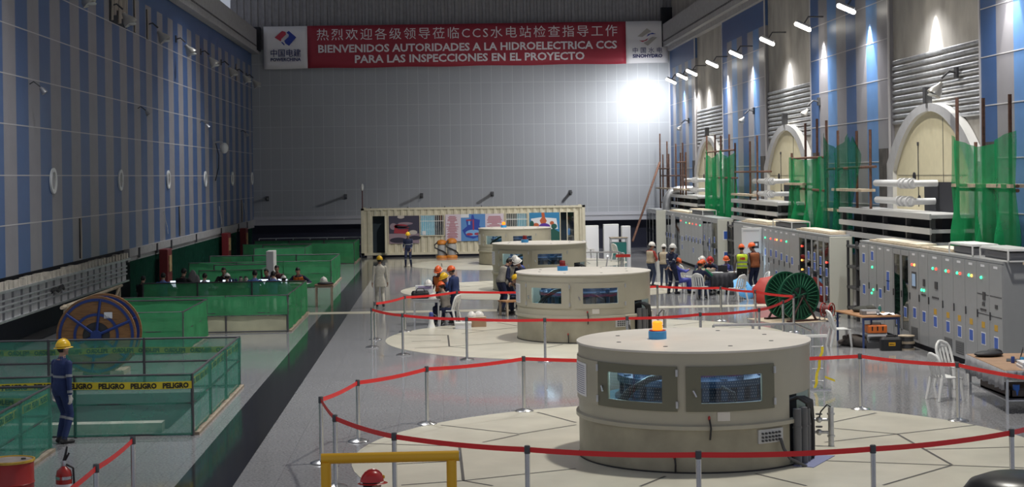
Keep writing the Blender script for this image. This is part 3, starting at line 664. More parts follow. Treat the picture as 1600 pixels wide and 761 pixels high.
poster('pale poster with a column of small red text left of the blue diagram', 4.55, 5.4, .82, 2.28, M_pk, [('text_lines', M_txt, lines(.45, .8, .08, .94, 22, 3))])
poster('blue poster with a cutaway turbine diagram', 5.4, 6.72, .82, 2.28, C('poster_sky', (.10, .26, .58)),
       [('diagram', C('poster_blue', (.02, .06, .38)), [[(.2, .15), (.5, .08), (.8, .18), (.95, .4), (.75, .55), (.78, .78), (.55, .83), (.52, .97), (.44, .97), (.42, .83), (.2, .78), (.25, .55), (.05, .4)]]),
        ('diagram', C('poster_sky2', (.20, .42, .75)), [ov(.5, .3, .32, .12), rc(.3, .38, .6, .75)]), ('diagram', C('poster_red2', (.35, .04, .09)), [rc(.22, .44, .74, .8), [(.48, .4), (.54, .4), (.54, .8), (.48, .8)], ov(.35, .25, .14, .05), ov(.66, .26, .12, .05)]),
        ('header', C('poster_white', (.75, .76, .8)), [rc(0, .33, .87, 1)])])
poster('pale poster with centred red lines right of the blue diagram', 6.72, 7.72, .82, 2.28, M_pk, [('text_lines', M_txt, lines(.5, .85, .3, .92, 14, 5))])
poster('colourful blue, orange and purple machine poster by the right door of the container', 9.12, 10.75, .5, 2.3, C('poster_cyan', (.03, .22, .45)),
       [('photo_shapes', C('poster_white', (.75, .76, .8)), [[(.05, .82), (.4, .86), (.9, .82), (.95, .5), (.1, .5)]]), ('photo_shapes', C('poster_orange', (.5, .11, .04)), [[(.4, 1), (.5, 1), (.52, .85), (.58, .75), (.5, .6), (.42, .6), (.34, .76), (.42, .86)], ov(.22, .62, .1, .07), ov(.75, .68, .07, .06)]),
        ('photo_shapes', C('poster_purple', (.10, .03, .32)), [ov(.5, .56, .2, .12)]), ('photo_shapes', C('poster_green', (.01, .09, .07)), [[(0, 0), (1, 0), (1, .4), (.8, .52), (.5, .42), (0, .48)], ov(.08, .66, .07, .1), ov(.82, .58, .1, .08)])])
mb = MB(); mb.box(0, .2, -.01, 0, 0, .2); tag(obj('notice', mb, M_paper, loc=(CX0 + 3.3, CY - .05, 1.2)), 'small white notice stuck on the left window bars of the container', 'notice')

# orange and grey machines in front of the container
for i, x in enumerate((.02, .55)):
    l = 'grey machine with orange cap and base by the container wall, ' + ['left of two', 'right of two and taller'][i]
    if i == 0:
        v0 = thing('compactor_machine', l, 'machine', (x, 85.4, 0), 0, 'orange and grey machines by the container')
        M_or = mat('orange_plastic', (.62, .22, .03), .45)
        mb = MB(); mb.lathe([(.30, 0), (.30, .07), (.26, .12), (.22, .14)], n=18); obj('base', mb, M_or, v0, True)
        mb = MB(); mb.lathe([(.21, .13), (.24, .3), (.24, .55), (.2, .72)], n=18); obj('tank', mb, mat('grey_tank', (.42, .42, .42), .4), v0, True)
        mb = MB(); mb.lathe([(.2, .70), (.27, .74), (.27, .84), (.2, .93), (.06, .97)], n=18); obj('cap', mb, M_or, v0, True)
        mb = MB(); mb.tube([(-.2, -.1, .85), (-.38, -.15, .7), (-.36, -.2, .55), (.1, -.28, .35), (.26, -.2, .2)], .035, 8); obj('hose', mb, M_black, v0, True)
    else:
        w = dup(v0, (x, 85.4, 0), .4, l); w.scale = (1.05, 1.05, 1.08)

# ---------------------------------------------------------------- round machine enclosures
GR, GH = 1.78, 1.77
def pt(ph, r, z): return (r * math.sin(ph), -r * math.cos(ph), z)
D = math.radians
WINS = [(-98, -68), (-53.5, -23.5), (-5.5, 24.7)]; CABLE = (43, 70)
def shell_grid(angs, zs, r, skip=None):
    mb = MB()
    for i in range(len(angs) - 1):
        for j in range(len(zs) - 1):
            am, zm = (angs[i] + angs[i + 1]) / 2, (zs[j] + zs[j + 1]) / 2
            if skip and skip(am, zm): continue
            mb.add([pt(D(angs[i]), r, zs[j]), pt(D(angs[i + 1]), r, zs[j]), pt(D(angs[i + 1]), r, zs[j + 1]), pt(D(angs[i]), r, zs[j + 1])], [(0, 1, 2, 3)])
    return mb
gnames = ['nearest round beige machine enclosure with a glowing amber beacon on top', 'second round beige machine enclosure with an unlit red beacon, ringed by red belts',
          'third round beige machine enclosure, beside the stair railing', 'farthest round beige machine enclosure, in front of the container']
gen0 = None
M_beac = [mat('glowing_amber_lens', (1., .20, .01), .4, emit=1.9), mat('dark_red_lens', (.22, .012, .015), .25)]
def esplit(o): e = o.modifiers.new('sharp_edges', 'EDGE_SPLIT'); e.split_angle = .6
def weld(o):
    bm = bmesh.new(); bm.from_mesh(o.data); bmesh.ops.remove_doubles(bm, verts=bm.verts, dist=.0005); bmesh.ops.recalc_face_normals(bm, faces=bm.faces); bm.to_mesh(o.data); bm.free()
    o.data.polygons.foreach_set('use_smooth', [True] * len(o.data.polygons)); o.data.set_sharp_from_angle(angle=.7)
for gi, (gx, gy) in enumerate(GENS):
    if gi == 0:
        g = gen0 = thing('machine_enclosure', gnames[0], 'machine', (gx, gy, 0), 0, 'round machine enclosures down the hall')
        wz = (1.02, 1.42)
        angs = sorted(set(list(range(-180, 181, 5)) + [a for w in WINS for a in w] + list(CABLE))); zs = [0, .02, .66, 1.02, 1.05, 1.08, 1.42, 1.74]
        skip = lambda a, z: (any(w[0] < a < w[1] for w in WINS[1:]) and wz[0] < z < wz[1]) or (CABLE[0] < a < CABLE[1] and .02 < z < 1.05)
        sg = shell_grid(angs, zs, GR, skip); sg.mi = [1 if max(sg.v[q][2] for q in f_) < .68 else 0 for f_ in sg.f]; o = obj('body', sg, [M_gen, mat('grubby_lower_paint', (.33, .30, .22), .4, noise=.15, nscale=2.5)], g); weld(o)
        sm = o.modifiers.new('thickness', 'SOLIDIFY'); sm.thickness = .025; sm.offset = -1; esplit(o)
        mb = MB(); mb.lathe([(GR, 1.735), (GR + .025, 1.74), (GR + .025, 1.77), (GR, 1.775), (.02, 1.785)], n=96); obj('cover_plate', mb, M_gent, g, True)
        mb = MB(); mb.lathe([(GR - .005, .62), (GR + .045, .635), (GR + .045, .69), (GR - .005, .71)], n=96, cap=False); obj('flange', mb, M_gen, g, True)
        mb = MB(); mb.lathe([(GR + .015, 0), (GR + .015, .03)], n=96, cap=False); obj('base_seal', mb, M_black, g)
        # side notice panel at the left edge
        for wi, w in enumerate(WINS):
            pad = 7.0; fa = [w[0] - pad + .02 + k * (w[1] - w[0] + 2 * pad) / 12 for k in range(13)]
            fa = sorted(set([round(x, 3) for x in fa] + [w[0], w[1]]))
            fz = [.90, wz[0], wz[1], 1.55]
            sk = (lambda a, z: w[0] < a < w[1] and wz[0] < z < wz[1]) if wi else None
            f = obj('window_frame', shell_grid(fa, fz, GR + .022, sk), M_genf if wi else M_gen, g); weld(f)
            sm = f.modifiers.new('thickness', 'SOLIDIFY'); sm.thickness = .022; sm.offset = -1; esplit(f)
            for hz in (1.0, 1.46):
                mb = MB(); p = pt(D(w[1] + pad), GR + .03, hz); mb.tube([(p[0], p[1], hz - .05), (p[0], p[1], hz + .05)], .022, 8); obj('hinge', mb, M_galv, f)
            if wi:
                ga = [lerp(w[0], w[1], k / 8) for k in range(9)]; q = obj('glass_pane', shell_grid(ga, [wz[0], wz[1]], GR - .012), M_glassw, f); weld(q)
                dm = MB()
                for r_ in range(9):
                    for c_ in range(24):
                        a = lerp(w[0] + 1, w[1] - 1, (c_ + .5 * (r_ % 2)) / 24); z = lerp(wz[0] + .03, wz[1] - .03, r_ / 8); p0, p1 = pt(D(a), GR - .010, z), pt(D(a + .22), GR - .010, z); dm.add([p0, p1, (p1[0], p1[1], z + .007), (p0[0], p0[1], z + .007)], [(0, 1, 2, 3)])
                dq = obj('perforation_dots', dm, mat('pale_dots', (.55, .62, .66), .6), q); dq['kind'] = 'stuff'
                hp = pt(D(w[0] - 3.5), GR + .05, 1.2); hq = pt(D(w[0] - 2.2), GR + .06, 1.12)
                mb = MB(); mb.tube([hp, hq], .016, 8); mb.tube([pt(D(w[0] - 3.5), GR + .01, 1.2), hp], .014, 8); obj('latch', mb, M_steel, f)
            else:
                q = obj('notice_sheet', shell_grid([w[0] + 2 + k * 3 for k in range(9)], [.98, 1.48], GR + .027), M_paper, f)
                nb = MB()
                for r_ in range(14):
                    z = 1.44 - r_ * .032; s = shell_grid([w[0] + 4 + k * 2.5 for k in range(9 - (r_ * 3) % 3)], [z - .008, z], GR + .03); nb.add(s.v, s.f)
                obj('notice_text', nb, mat('notice_ink', (.06, .07, .2), .6), f)
        # machinery seen through the windows
        mb = MB(); mb.lathe([(1.15, .03), (1.15, .80), (1.22, .86), (1.22, .92), (1.0, .95), (1.0, 1.12), (1.18, 1.15), (1.18, 1.25), (.95, 1.28), (.95, 1.4), (.6, 1.5), (.3, 1.62)], n=40)
        for k in range(24): a = k * PI / 12; mb.box(1.1 * math.cos(a) - .05, 1.1 * math.cos(a) + .05, 1.1 * math.sin(a) - .05, 1.1 * math.sin(a) + .05, .95, 1.22 + .06 * (k % 3))
        obj('slip_ring_core', mb, mat('blue_grey_machinery', (.022, .045, .085), .35, .3), g)
        mb = MB(); mb.lathe([(1.1, .86), (1.47, .86), (1.47, .88), (1.1, .88)], n=40); obj('inner_deck', mb, mat('teal_deck', (.16, .34, .40), .35), g)
        mb = MB()
        for o_ in (0, .09): mb.tube([pt(D(-56), 1.52 + o_, .86), pt(D(-44), 1.55 + o_, 1.15), pt(D(-32), 1.55 + o_, 1.34), pt(D(-22), 1.55 + o_, 1.40), pt(D(-14), 1.5 + o_, 1.40)], .045, 10)
        mb.tube([pt(D(18), 1.4, .86), pt(D(15), 1.45, 1.1), pt(D(8), 1.4, 1.2)], .03, 8); obj('inner_cables', mb, M_black, g, True)
        mb = MB()
        for k in range(12): a = D(-180 + k * 30); p = pt(a, 1.3, 0); mb.box(p[0] - .1, p[0] + .1, p[1] - .1, p[1] + .1, 1.45, 1.62)
        obj('brush_boxes', mb, mat('blue_brush_box', (.05, .10, .35), .4), g)
        mb = MB(); mb.lathe([(.5, 1.66), (1.4, 1.66), (1.4, 1.69), (.5, 1.69)], n=32); obj('lamp_ring', mb, mat('inner_lamp', (.65, .85, 1.), .4, emit=3.0), g)
        # beacon
        bx = -.55
        mb = MB(); mb.lathe([(.14, 1.78), (.14, 1.90), (.125, 1.91)], (bx, 0, 0), 28); bb = obj('beacon', mb, M_bluep, g, True)
        mb = MB(); mb.lathe([(.132, 1.905), (.132, 1.918)], (bx, 0, 0), 24); obj('beacon_gasket', mb, M_red, bb)
        mb = MB(); mb.lathe([(.078, 1.91), (.08, 1.97), (.074, 2.0), (.08, 2.01), (.078, 2.04), (.05, 2.055)], (bx, 0, 0), 24); lens0 = obj('beacon_lens', mb, M_beac[0], bb, True)
        # cable outlet, pipes, terminal plate, straps
        mb = MB(); mb.add(shell_grid([CABLE[0] - 2 + k * 3.1 for k in range(11)], [.02, 1.08], GR - .2).v, shell_grid([CABLE[0] - 2 + k * 3.1 for k in range(11)], [.02, 1.08], GR - .2).f); obj('outlet_recess', mb, M_dark, g)
        for k, a in enumerate((46.5, 52.5, 58.5)):
            mb = MB(); p = pt(D(a), GR + .06 - .03 * (k == 2), 0); mb.tube([(p[0], p[1], 0), (p[0], p[1], .84 - .05 * (k == 2))], .062, 14); mb.tube([(p[0], p[1], .55), (p[0], p[1], .575)], .07, 14); obj('conduit', mb, mat('grey_conduit', (.12, .12, .125), .45), g, True)
        for k in range(9):
            a0, a1 = 48 + k * 1.2, 61 + k * 1.25; r1 = GR + .025 + .05 * random.random()
            mb = MB(); mb.tube([pt(D(a0 - 3), GR - .15, .93), pt(D(a0 + 3), GR - .02, .99 - .004 * k), pt(D(lerp(a0, a1, .7)), GR + .05, .88), pt(D(a1), r1, .6), pt(D(a1 + .5), r1, .3), pt(D(a1), r1, .0)], .021, 8); obj('cable', mb, M_black, g, True)
        mb = MB(); P = [pt(D(a), GR + .05, 0) for a in (43, 74)]; Q = [pt(D(a), GR + .36, 0) for a in (74, 45)]
        mb.add([(p[0], p[1], .012) for p in P + Q], [(0, 1, 2, 3)]); obj('floor_mat', mb, mat('blue_grey_mat', (.22, .24, .40), .7), g, solid=.01)
        ta = [22 + k * 2.1 for k in range(8)]; o = obj('terminal_plate', shell_grid(ta, [.40, .60], GR + .03), mat('pale_grey_plate', (.50, .50, .50), .4), g); weld(o); sm = o.modifiers.new('thickness', 'SOLIDIFY'); sm.thickness = .03; sm.offset = -1; esplit(o)
        mb = MB()
        for a in range(24, 36, 2):
            for z in (.44, .49, .545): p = pt(D(a), GR + .03, z); mb.tube([p, pt(D(a), GR + .06, z)], .016, 8)
        obj('plug', mb, M_dgrey, o)
        mb = MB(); mb.tube([pt(D(34), GR + .06, .45), pt(D(35), GR + .09, .3), pt(D(38), GR + .12, .15), pt(D(42), GR + .16, .08), pt(D(45), GR + .24, .01)], .024, 8); obj('hose', mb, M_dgrey, g, True)
        for a, z1, z0 in ((-2, .83, .5), (-18, .26, .03)):
            mb = MB(); mb.tube([pt(D(a), GR + .03, z1), pt(D(a + .6), GR + .075, lerp(z0, z1, .5)), pt(D(a + .3), GR + .03, z0)], .014, 8); s_ = obj('strap', mb, M_black, g, True)
            mb = MB(); p = pt(D(a), GR + .035, z1 - .02); mb.ell(p, (.02, .02, .035)); obj('strap_clip', mb, M_red, s_, True)
        o = obj('patch_plate', shell_grid([2, 5, 8], [.76, .89], GR + .008), M_gent, g)
        mb = MB()
        for k in range(8): a = k * PI / 4 + .3; mb.lathe([(.035, 1.776), (.035, 1.783)], (1.25 * math.cos(a), 1.25 * math.sin(a), 0), 12)
        obj('lid_bolt', mb, M_dgrey, g)
    else:
        g = dup(gen0, (gx, gy, 0), 0, gnames[gi])
        for ch in g.children:
            if ch.name.startswith('window_frame'): ch.material_slots[0].link = 'OBJECT'; ch.material_slots[0].material = M_gen
        if gi in (1, 2):
            for ch in g.children:
                for q in ch.children:
                    if q.name.startswith('beacon_lens'): q.data = q.data.copy(); q.data.materials[0] = M_beac[1]
    lamp('enclosure_lamp', 'POINT', (gx + .25, gy - 1.46, 1.58), 4, (.62, .85, 1), shadow_soft_size=.08)
    lamp('enclosure_lamp', 'POINT', (gx - 1.05, gy - 1.0, 1.55), 8, (.62, .95, 1), shadow_soft_size=.08)
    if gi in (0, 3): lamp('beacon_lamp', 'POINT', (gx - .55, gy, 2.2), 1.2, (1, .4, .05), shadow_soft_size=.05)
# valve stands beside enclosures
for gi, (gx, gy) in enumerate(GENS[:2]):
    t = thing('valve_stand', 'small grey valve stand with hand wheels right of the ' + ['nearest', 'second'][gi] + ' enclosure', 'valve', (gx + 2.22, gy + .3, 0), 0, 'valve stands beside the enclosures')
    mb = MB(); mb.tube([(0, 0, 0), (0, 0, .62)], .045, 12); mb.tube([(0, 0, .15), (0, 0, .18)], .06, 12); mb.tube([(0, 0, .5), (0, 0, .53)], .06, 12); obj('standpipe', mb, M_galv, t, True)
    for z in (.22, .42):
        mb = MB(); mb.tube([(-.42, .1, z), (0, 0, z)], .025, 8); mb.ell((-.18, .04, z), (.05, .05, .05)); p_ = obj('branch_pipe', mb, M_galv, t, True)
        mb = MB(); mb.lathe([(.055, 0), (.055, .015)], (-.18, .04, z + .08), 14); obj('hand_wheel', mb, M_dgrey, p_)
    mb = MB(); mb.tube([(0, 0, .62), (-.06, 0, .66), (-.16, 0, .55), (-.18, .02, .45)], .012, 6); obj('wire', mb, M_black, t)

# ---------------------------------------------------------------- belt barriers
M_post = M_steel
def stanchion(label, p, group):
    t = thing('stanchion', label, 'barrier post', (p[0], p[1], 0), 0, group)
    return t
def fill_post(t):
    mb = MB(); mb.lathe([(.17, .001), (.175, .015), (.15, .03), (.06, .055), (.035, .06)], n=28); obj('base', mb, M_post, t, True)
    mb = MB(); mb.lathe([(.032, .05), (.032, .93)], n=16); obj('pole', mb, M_post, t, True)
    mb = MB(); mb.lathe([(.037, .92), (.037, 1.01), (.03, 1.02)], n=16); obj('head', mb, M_dgrey, t, True)
proto_post = None
def belts(pts, labels, group, closed=False, vis=None, sag=.03):
    global proto_post
    out = []
    for p, l in zip(pts, labels):
        if proto_post is None: proto_post = stanchion(l, p, group); fill_post(proto_post); t = proto_post
        else:
            t = dup(proto_post, (p[0], p[1], 0), 0, l, group)
            for ch in list(t.children):
                if ch.name.startswith('belt'): bpy.data.objects.remove(ch)
        out.append(t)
    n = len(pts); rng = range(n) if closed else range(n - 1)
    todo = []
    for i in rng:
        if vis is not None and i in vis: continue
        a, b = Vector((*pts[i], 0)), Vector((*pts[(i + 1) % n], 0)); todo.append((out[i], a, b))
    return todo
BELTS = []
def pl(desc, names): return [desc % n for n in names]
R1b = [(-1.87, 24.5), (-1.41, 26.45), (-.29, 28.13), (1.48, 29.41), (7.57, 28.77), (8.86, 27.22), (9.75, 24.7)]
BELTS += belts(R1b, ['steel belt post at the left corner of the nearest barrier ring', 'steel belt post next behind the left corner of the nearest ring', 'steel belt post in the back row of the nearest ring, second from its left corner', 'steel belt post just left of and behind the nearest enclosure',
    'steel belt post on bare floor right of the nearest enclosure and its ladder', 'steel belt post in front of the white chair at the right table', 'steel belt post just beyond the right edge of the photo'], 'belt posts round the nearest enclosure')
R1f = [(-1.87, 24.5), (-1.53, 22.59), (-.65, 20.89), (1.02, 19.68), (3.04, 19.05), (5.19, 19.18), (7.24, 20.13), (8.75, 21.8)]
f = belts(R1f[1:], ['steel belt post rising just left above the yellow frame', 'steel belt post rising behind the middle of the yellow frame', 'steel belt post in the foreground between the yellow frame and the nearest enclosure', 'steel belt post standing right before the nearest enclosure',
    'steel belt post in the foreground right of the nearest enclosure', 'steel belt post at the lower right corner before the dark cover', 'front belt post cropped by the right edge'], 'belt posts round the nearest enclosure')
BELTS += f
a0 = [o for o in bpy.data.objects if o.get('label', '').startswith('steel belt post at the left corner of the nearest')][0]
BELTS.append((a0, Vector((*R1f[0], 0)), Vector((*R1f[1], 0))))
R2 = [(-1.8, 41.02), (-.97, 39.12), (.57, 37.83), (2.38, 37.2), (4.31, 37.23), (6.14, 37.89), (7.74, 38.84), (8.8, 41.02), (9.49, 42.87), (8.82, 44.75), (8.14, 46.45), (6.42, 47.5), (.43, 46.62), (-1.05, 45.0), (-1.8, 42.93)]
BELTS += belts(R2, ['steel belt post at the front left corner of the second barrier ring', 'steel belt post second along the front of the second ring', 'steel belt post third along the front of the second ring, below the cardboard box', 'steel belt post before the left part of the second enclosure',
    'steel belt post before the cable outlet of the second enclosure', 'steel belt post right of the second enclosure, above the nearest beacon', 'steel belt post at the right front of the second ring, near the green drum', 'shorter looking belt post just left of the green cable drum',
    'steel belt post standing in front of the green cable drum', 'steel belt post by the blue umbrella', 'steel belt post in front of the white chairs of the right group', 'steel belt post just behind the second enclosure, near the standing men',
    'steel belt post by the table with the black bag', 'steel belt post behind the second post of the second ring, left of the table', 'steel belt post at the back left corner of the second ring'], 'belt posts round the second enclosure', closed=True, vis=(14,))
R3 = [(-4.05, 21.04), (-4.1, 19.05), (-4.17, 17.0)]
BELTS += belts(R3, ['steel belt post at the lower left, farther of two, right of the fire extinguisher', 'steel belt post at the lower left, nearer of two by the fire extinguisher', 'belt post below the bottom edge at the lower left'], 'belt posts at the lower left')
for o, a, b in BELTS:
    mb = MB(); d = b - a; L = d.length; n = 10; u = d / L; side = Vector((-u.y, u.x, 0)) * .002
    for s in (1, -1):
        rows = [[tuple(u * lerp(.035, L - .035, i / n) + side * s + Vector((0, 0, .94 + zz - .035 * L / 3 * 4 * (i / n) * (1 - i / n)))) for i in range(n + 1)] for zz in (-.005, .06)]
        mb.grid(rows)
    obj('belt', mb, M_belt, o)
# ---------------------------------------------------------------- fenced floor openings on the left
def fence(label, x0, x1, y0, y1, h=1.06, netm=M_netg, netz=(.02, 1.04), tape=False, kerb=None, curb_inside=False, sides='fbr', seed=0, post_step=1.9):
    t = thing('net_fence', label, 'fence', (x1, y0, 0), 0, 'net fences round the floor openings'); rnd = random.Random(seed)
    w, d = x1 - x0, y1 - y0
    # side -> start, end in local coordinates
    S = {'f': ((-w, 0), (0, 0)), 'b': ((-w, d), (0, d)), 'r': ((0, 0), (0, d))}
    for s in sides:
        (ax, ay), (bx, by) = S[s]; L = math.hypot(bx - ax, by - ay); n = max(8, int(L / .25)); nx, ny = (0, -1) if s in 'fb' else (1, 0)
        if s == 'b': ny = 1
        z0, z1 = netz if s != 'r' else (.06, netz[1])
        rows = []
        for j in range(7):
            v = j / 6
            rows.append([(lerp(ax, bx, i / n) + nx * (.03 + .015 * math.sin(i * 1.1 + seed + j * .7)), lerp(ay, by, i / n) + ny * (.03 + .015 * math.sin(i * 1.1 + seed + j * .7)), lerp(z0 + (.02 * math.sin(i * 1.7 + seed) if s == 'r' else 0), z1 + .012 * math.sin(i * .8 + seed), v)) for i in range(n + 1)])
        mb = MB(); mb.grid(rows); obj('net_panel', mb, netm, t, True)
        np_ = max(1, round(L / post_step))
        for k in range(np_ + 1):
            if s == 'r' and k in (0, np_): continue
            if s in 'fb' and False: continue
            px, py = lerp(ax, bx, k / np_), lerp(ay, by, k / np_)
            mb = MB(); mb.tube([(px, py, 0), (px, py, h)], .028, 8); obj('post', mb, M_dgrey, t, True)
        for z in (h - .02, .56, .03):
            mb = MB(); mb.tube([(ax, ay, z), (bx, by, z)], .022, 8); obj('rail', mb, M_dgrey, t, True)
        if s == 'r':
            mb = MB(); mb.box(-.05, .10, .05, d - .05, 0, .05 + .0); obj('kerb_board', mb, mat('dirty_plank', (.30, .24, .18), .8, noise=.3), t)
        if kerb and s == 'f':
            mb = MB(); mb.box(-w, -.05, .06, .12, 0, kerb); obj('kerb_board', mb, mat('pale_kerb', (.50, .48, .33), .7, noise=.12, nscale=2), t)
        if tape:
            tz = .83 if s != 'b' else .74; off = .06 if s != 'r' else -.03
            rows = [[(lerp(ax, bx, i / 20) + nx * off, lerp(ay, by, i / 20) + ny * off, tz + zz + .012 * math.sin(i * .5 + seed) - .012) for i in range(21)] for zz in (0, .125)]
            mb = MB(); mb.grid(rows); tp = obj('warning_tape', mb, M_tape, t)
            vs, fs = text_mb('PELIGRO', .118, .006); mb = MB(); step = .50; cnt = int(L / step)
            for k in range(cnt):
                c = (k + .5) / cnt
                for front in (1,):
                    o2 = off + .004
                    V = []
                    for v in vs:
                        q = c + (v[0] * .95) / L
                        if s == 'b': q = c - (v[0] * .95) / L
                        V.append((lerp(ax, bx, q) + nx * o2, lerp(ay, by, q) + ny * o2, tz + v[2] + .018 + .012 * math.sin(q * 10 + seed) - .012))
                    mb.add(V, fs)
            obj('tape_lettering', mb, M_ink, tp)
            if s == 'b':   # the print shows through the tape from behind
                mb2 = MB(); mb2.add([(x, y - .008, z) for x, y, z in mb.v], mb.f); obj('tape_lettering', mb2, mat('show_through_ink', (.10, .08, .01), .6), tp)
    if curb_inside:
        mb = MB(); mb.box(-w + .2, -.6, .45, .75, 0, .16); obj('pit_kerb', mb, mat('pale_pit_kerb', (.62, .60, .52), .8, noise=.2, nscale=3), t)
    mb = MB(); mb.box(-w + .2, -.55, .8, d - .8, .001, .006); obj('pit_opening', mb, M_dark, t)
    return t
fence('teal net fence cropped by the left edge beside the red drum', -9.6, -6.37, 19.0, 26.2, netm=M_netf, tape=True, seed=1)
fence('teal net fence with yellow danger tape behind the man in the yellow helmet', -10.2, -4.27, 27.45, 33.8, netm=M_netf, tape=True, curb_inside=True, seed=2)
fence('small bright green fence right of the wooden drum, in front of the long one', -8.7, -6.5, 40.4, 44.5, seed=3)
fence('long bright green fence with a pale kerb before the people at laptops', -9.6, -4.38, 45.6, 51.9, kerb=.46, netz=(.5, 1.04), seed=4)
fence('small green fence behind the people at laptops', -8.8, -6.55, 58.6, 62.4, seed=5)
fence('green fence with the yellow-marked corner behind the man in the orange vest', -10.0, -4.42, 64.0, 69.6, seed=6, kerb=.3)
fence('small green fence between the white panel and the container', -8.9, -6.5, 76.6, 80.4, seed=7)
fence('farthest green fence, left of the container', -10.0, -4.43, 81.3, 86.2, seed=8, kerb=.35)
mb = MB(); mb.rbox(-.14, .14, -.45, .45, .0, 1.75, .02); tag(obj('display_board', mb, M_white, loc=(-6.15, 58.2, 0)), 'upright white panel standing behind the seated people on the left', 'panel')
t = thing('wooden_handrail', 'rough wooden handrail by the left wall, behind the wooden cable drum', 'handrail', (-10.1, 43, 0))
for y in (.5, 4, 7.5):
    mb = MB(); mb.box(-.06, .06, y - .06, y + .06, 0, 1.05); obj('post', mb, M_board, t)
mb = MB(); mb.tube([(0, 0, 1.0), (0, 8, 1.05)], .05, 8); mb.tube([(0, 3.8, 1.0), (.1, 5.6, .45), (.05, 7.4, 1.0)], .04, 8); obj('rail', mb, M_board, t)
t = thing('far_railing', 'pale low railing before the dark far wall on the left', 'railing', (-10.2, 90.2, 0))
for k in range(7):
    mb = MB(); mb.tube([(k * .95, 0, 0), (k * .95, 0, 1.0)], .03, 8); obj('post', mb, M_galv, t)
mb = MB(); mb.tube([(0, 0, 1.0), (5.7, 0, 1.0)], .035, 8); mb.tube([(0, 0, .6), (5.7, 0, .6)], .025, 8); obj('rail', mb, M_galv, t)

# ---------------------------------------------------------------- wooden cable drum (left) and green steel drum (right)
t = thing('cable_drum', 'wooden cable drum with blue steel hub and spokes behind the taped fence', 'cable drum', (-7.75, 36.6, 0), D(2))
Ry = Matrix.Rotation(PI / 2, 4, 'X')
for y in (-.42, .42):
    mb = MB(); mb.lathe([(.30, -.03), (.88, -.03), (.88, .03), (.30, .03)], (0, y, .9), 48, M=Ry, cap=False); fl = obj('flange', mb, mat('drum_plank', (.26, .125, .045), .6, noise=.3, nscale=5, stretch=(1, 1, 6)), t)
    mb = MB()
    for r in (.80, .47): mb.lathe([(r - .03, -.05), (r + .03, -.05), (r + .03, .05), (r - .03, .05), (r - .03, -.05)], (0, y, .9), 48, M=Ry, cap=False)
    for k in range(6):
        a = k * PI / 3 + .4; mb.tube([(.1 * math.cos(a), y - .04, .9 + .1 * math.sin(a)), (.82 * math.cos(a), y - .04, .9 + .82 * math.sin(a))], .032, 6)
    mb.lathe([(.02, -.09), (.12, -.09), (.12, .09), (.02, .09)], (0, y, .9), 20, M=Ry); obj('steel_spokes', mb, mat('dark_blue_paint', (.02, .045, .20), .4), fl)
mb = MB(); mb.lathe([(.40, -.42), (.40, .42)], (0, 0, .9), 32, M=Ry); obj('core', mb, mat('drum_core', (.05, .05, .055), .6), t)
mb = MB(); mb.box(.18, .36, -.47, -.46, 1.28, 1.42); obj('paper_label', mb, M_paper, t)
mb = MB(); mb.box(-.6, -.3, -.5, .5, 0, .1); mb.box(.3, .6, -.5, .5, 0, .1); obj('wedge', mb, M_board, t)

M_grn = mat('dark_green_paint', (.012, .085, .045), .35)
t = thing('cable_drum', 'dark green steel cable drum with radial ribs on a stand by the switchgear', 'cable drum', (10.2, 46.3, 0), D(22))
for y in (-.36, .36):
    mb = MB()
    mb.lathe([(.64, -.03), (.69, -.03), (.69, .03), (.64, .03), (.64, -.03)], (0, y, .72), 56, M=Ry, cap=False)
    mb.lathe([(.27, -.03), (.32, -.03), (.32, .03), (.27, .03), (.27, -.03)], (0, y, .72), 40, M=Ry, cap=False)
    fl = obj('flange', mb, M_grn, t)
    mb = MB(); mb.lathe([(.29, -.006), (.66, -.006), (.66, .006), (.29, .006), (.29, -.006)], (0, y, .72), 48, M=Ry, cap=False); obj('flange_plate', mb, mat('deep_green_plate', (.006, .05, .028), .4), fl)
    mb = MB()
    for k in range(30):
        a = 2 * PI * k / 30; Mk = Matrix.Translation((0, y, .72)) @ Matrix.Rotation(-a, 4, 'Y'); mb.box(.31, .66, -.03, .03, -.008, .008, M=Mk)
    obj('ribs', mb, mat('light_green_rib', (.05, .20, .11), .35), fl)
    mb = MB()
    for k in range(3): a = k * PI / 3 + .3; mb.tube([(.28 * math.cos(a), y, .72 + .28 * math.sin(a)), (-.28 * math.cos(a), y, .72 - .28 * math.sin(a))], .03, 6)
    mb.lathe([(.07, -.05), (.07, .05)], (0, y, .72), 16, M=Ry); obj('hub', mb, M_grn, fl)
mb = MB(); mb.lathe([(.28, -.34), (.28, .34)], (0, 0, .72), 32, M=Ry, cap=False); obj('core', mb, M_grn, t)
mb = MB(); mb.tube([(0, -.62, .72), (0, .62, .72)], .035, 10); obj('axle', mb, M_steel, t)
for y in (-.58, .58):
    mb = MB(); mb.tube([(-.42, y, .05), (0, y, .74), (.42, y, .05)], .035, 8); mb.box(-.55, .55, y - .06, y + .06, 0, .06); obj('stand', mb, mat('dark_brown_steel', (.05, .02, .018), .5), t)
mb = MB(); mb.box(-1.0, 1.1, -.9, .9, 0, .012); o = obj('floor_board', mb, M_board, loc=(10.2, 46.4, 0)); o.rotation_euler = (0, 0, D(15)); tag(o, 'pale floor board under the green cable drum', 'board')
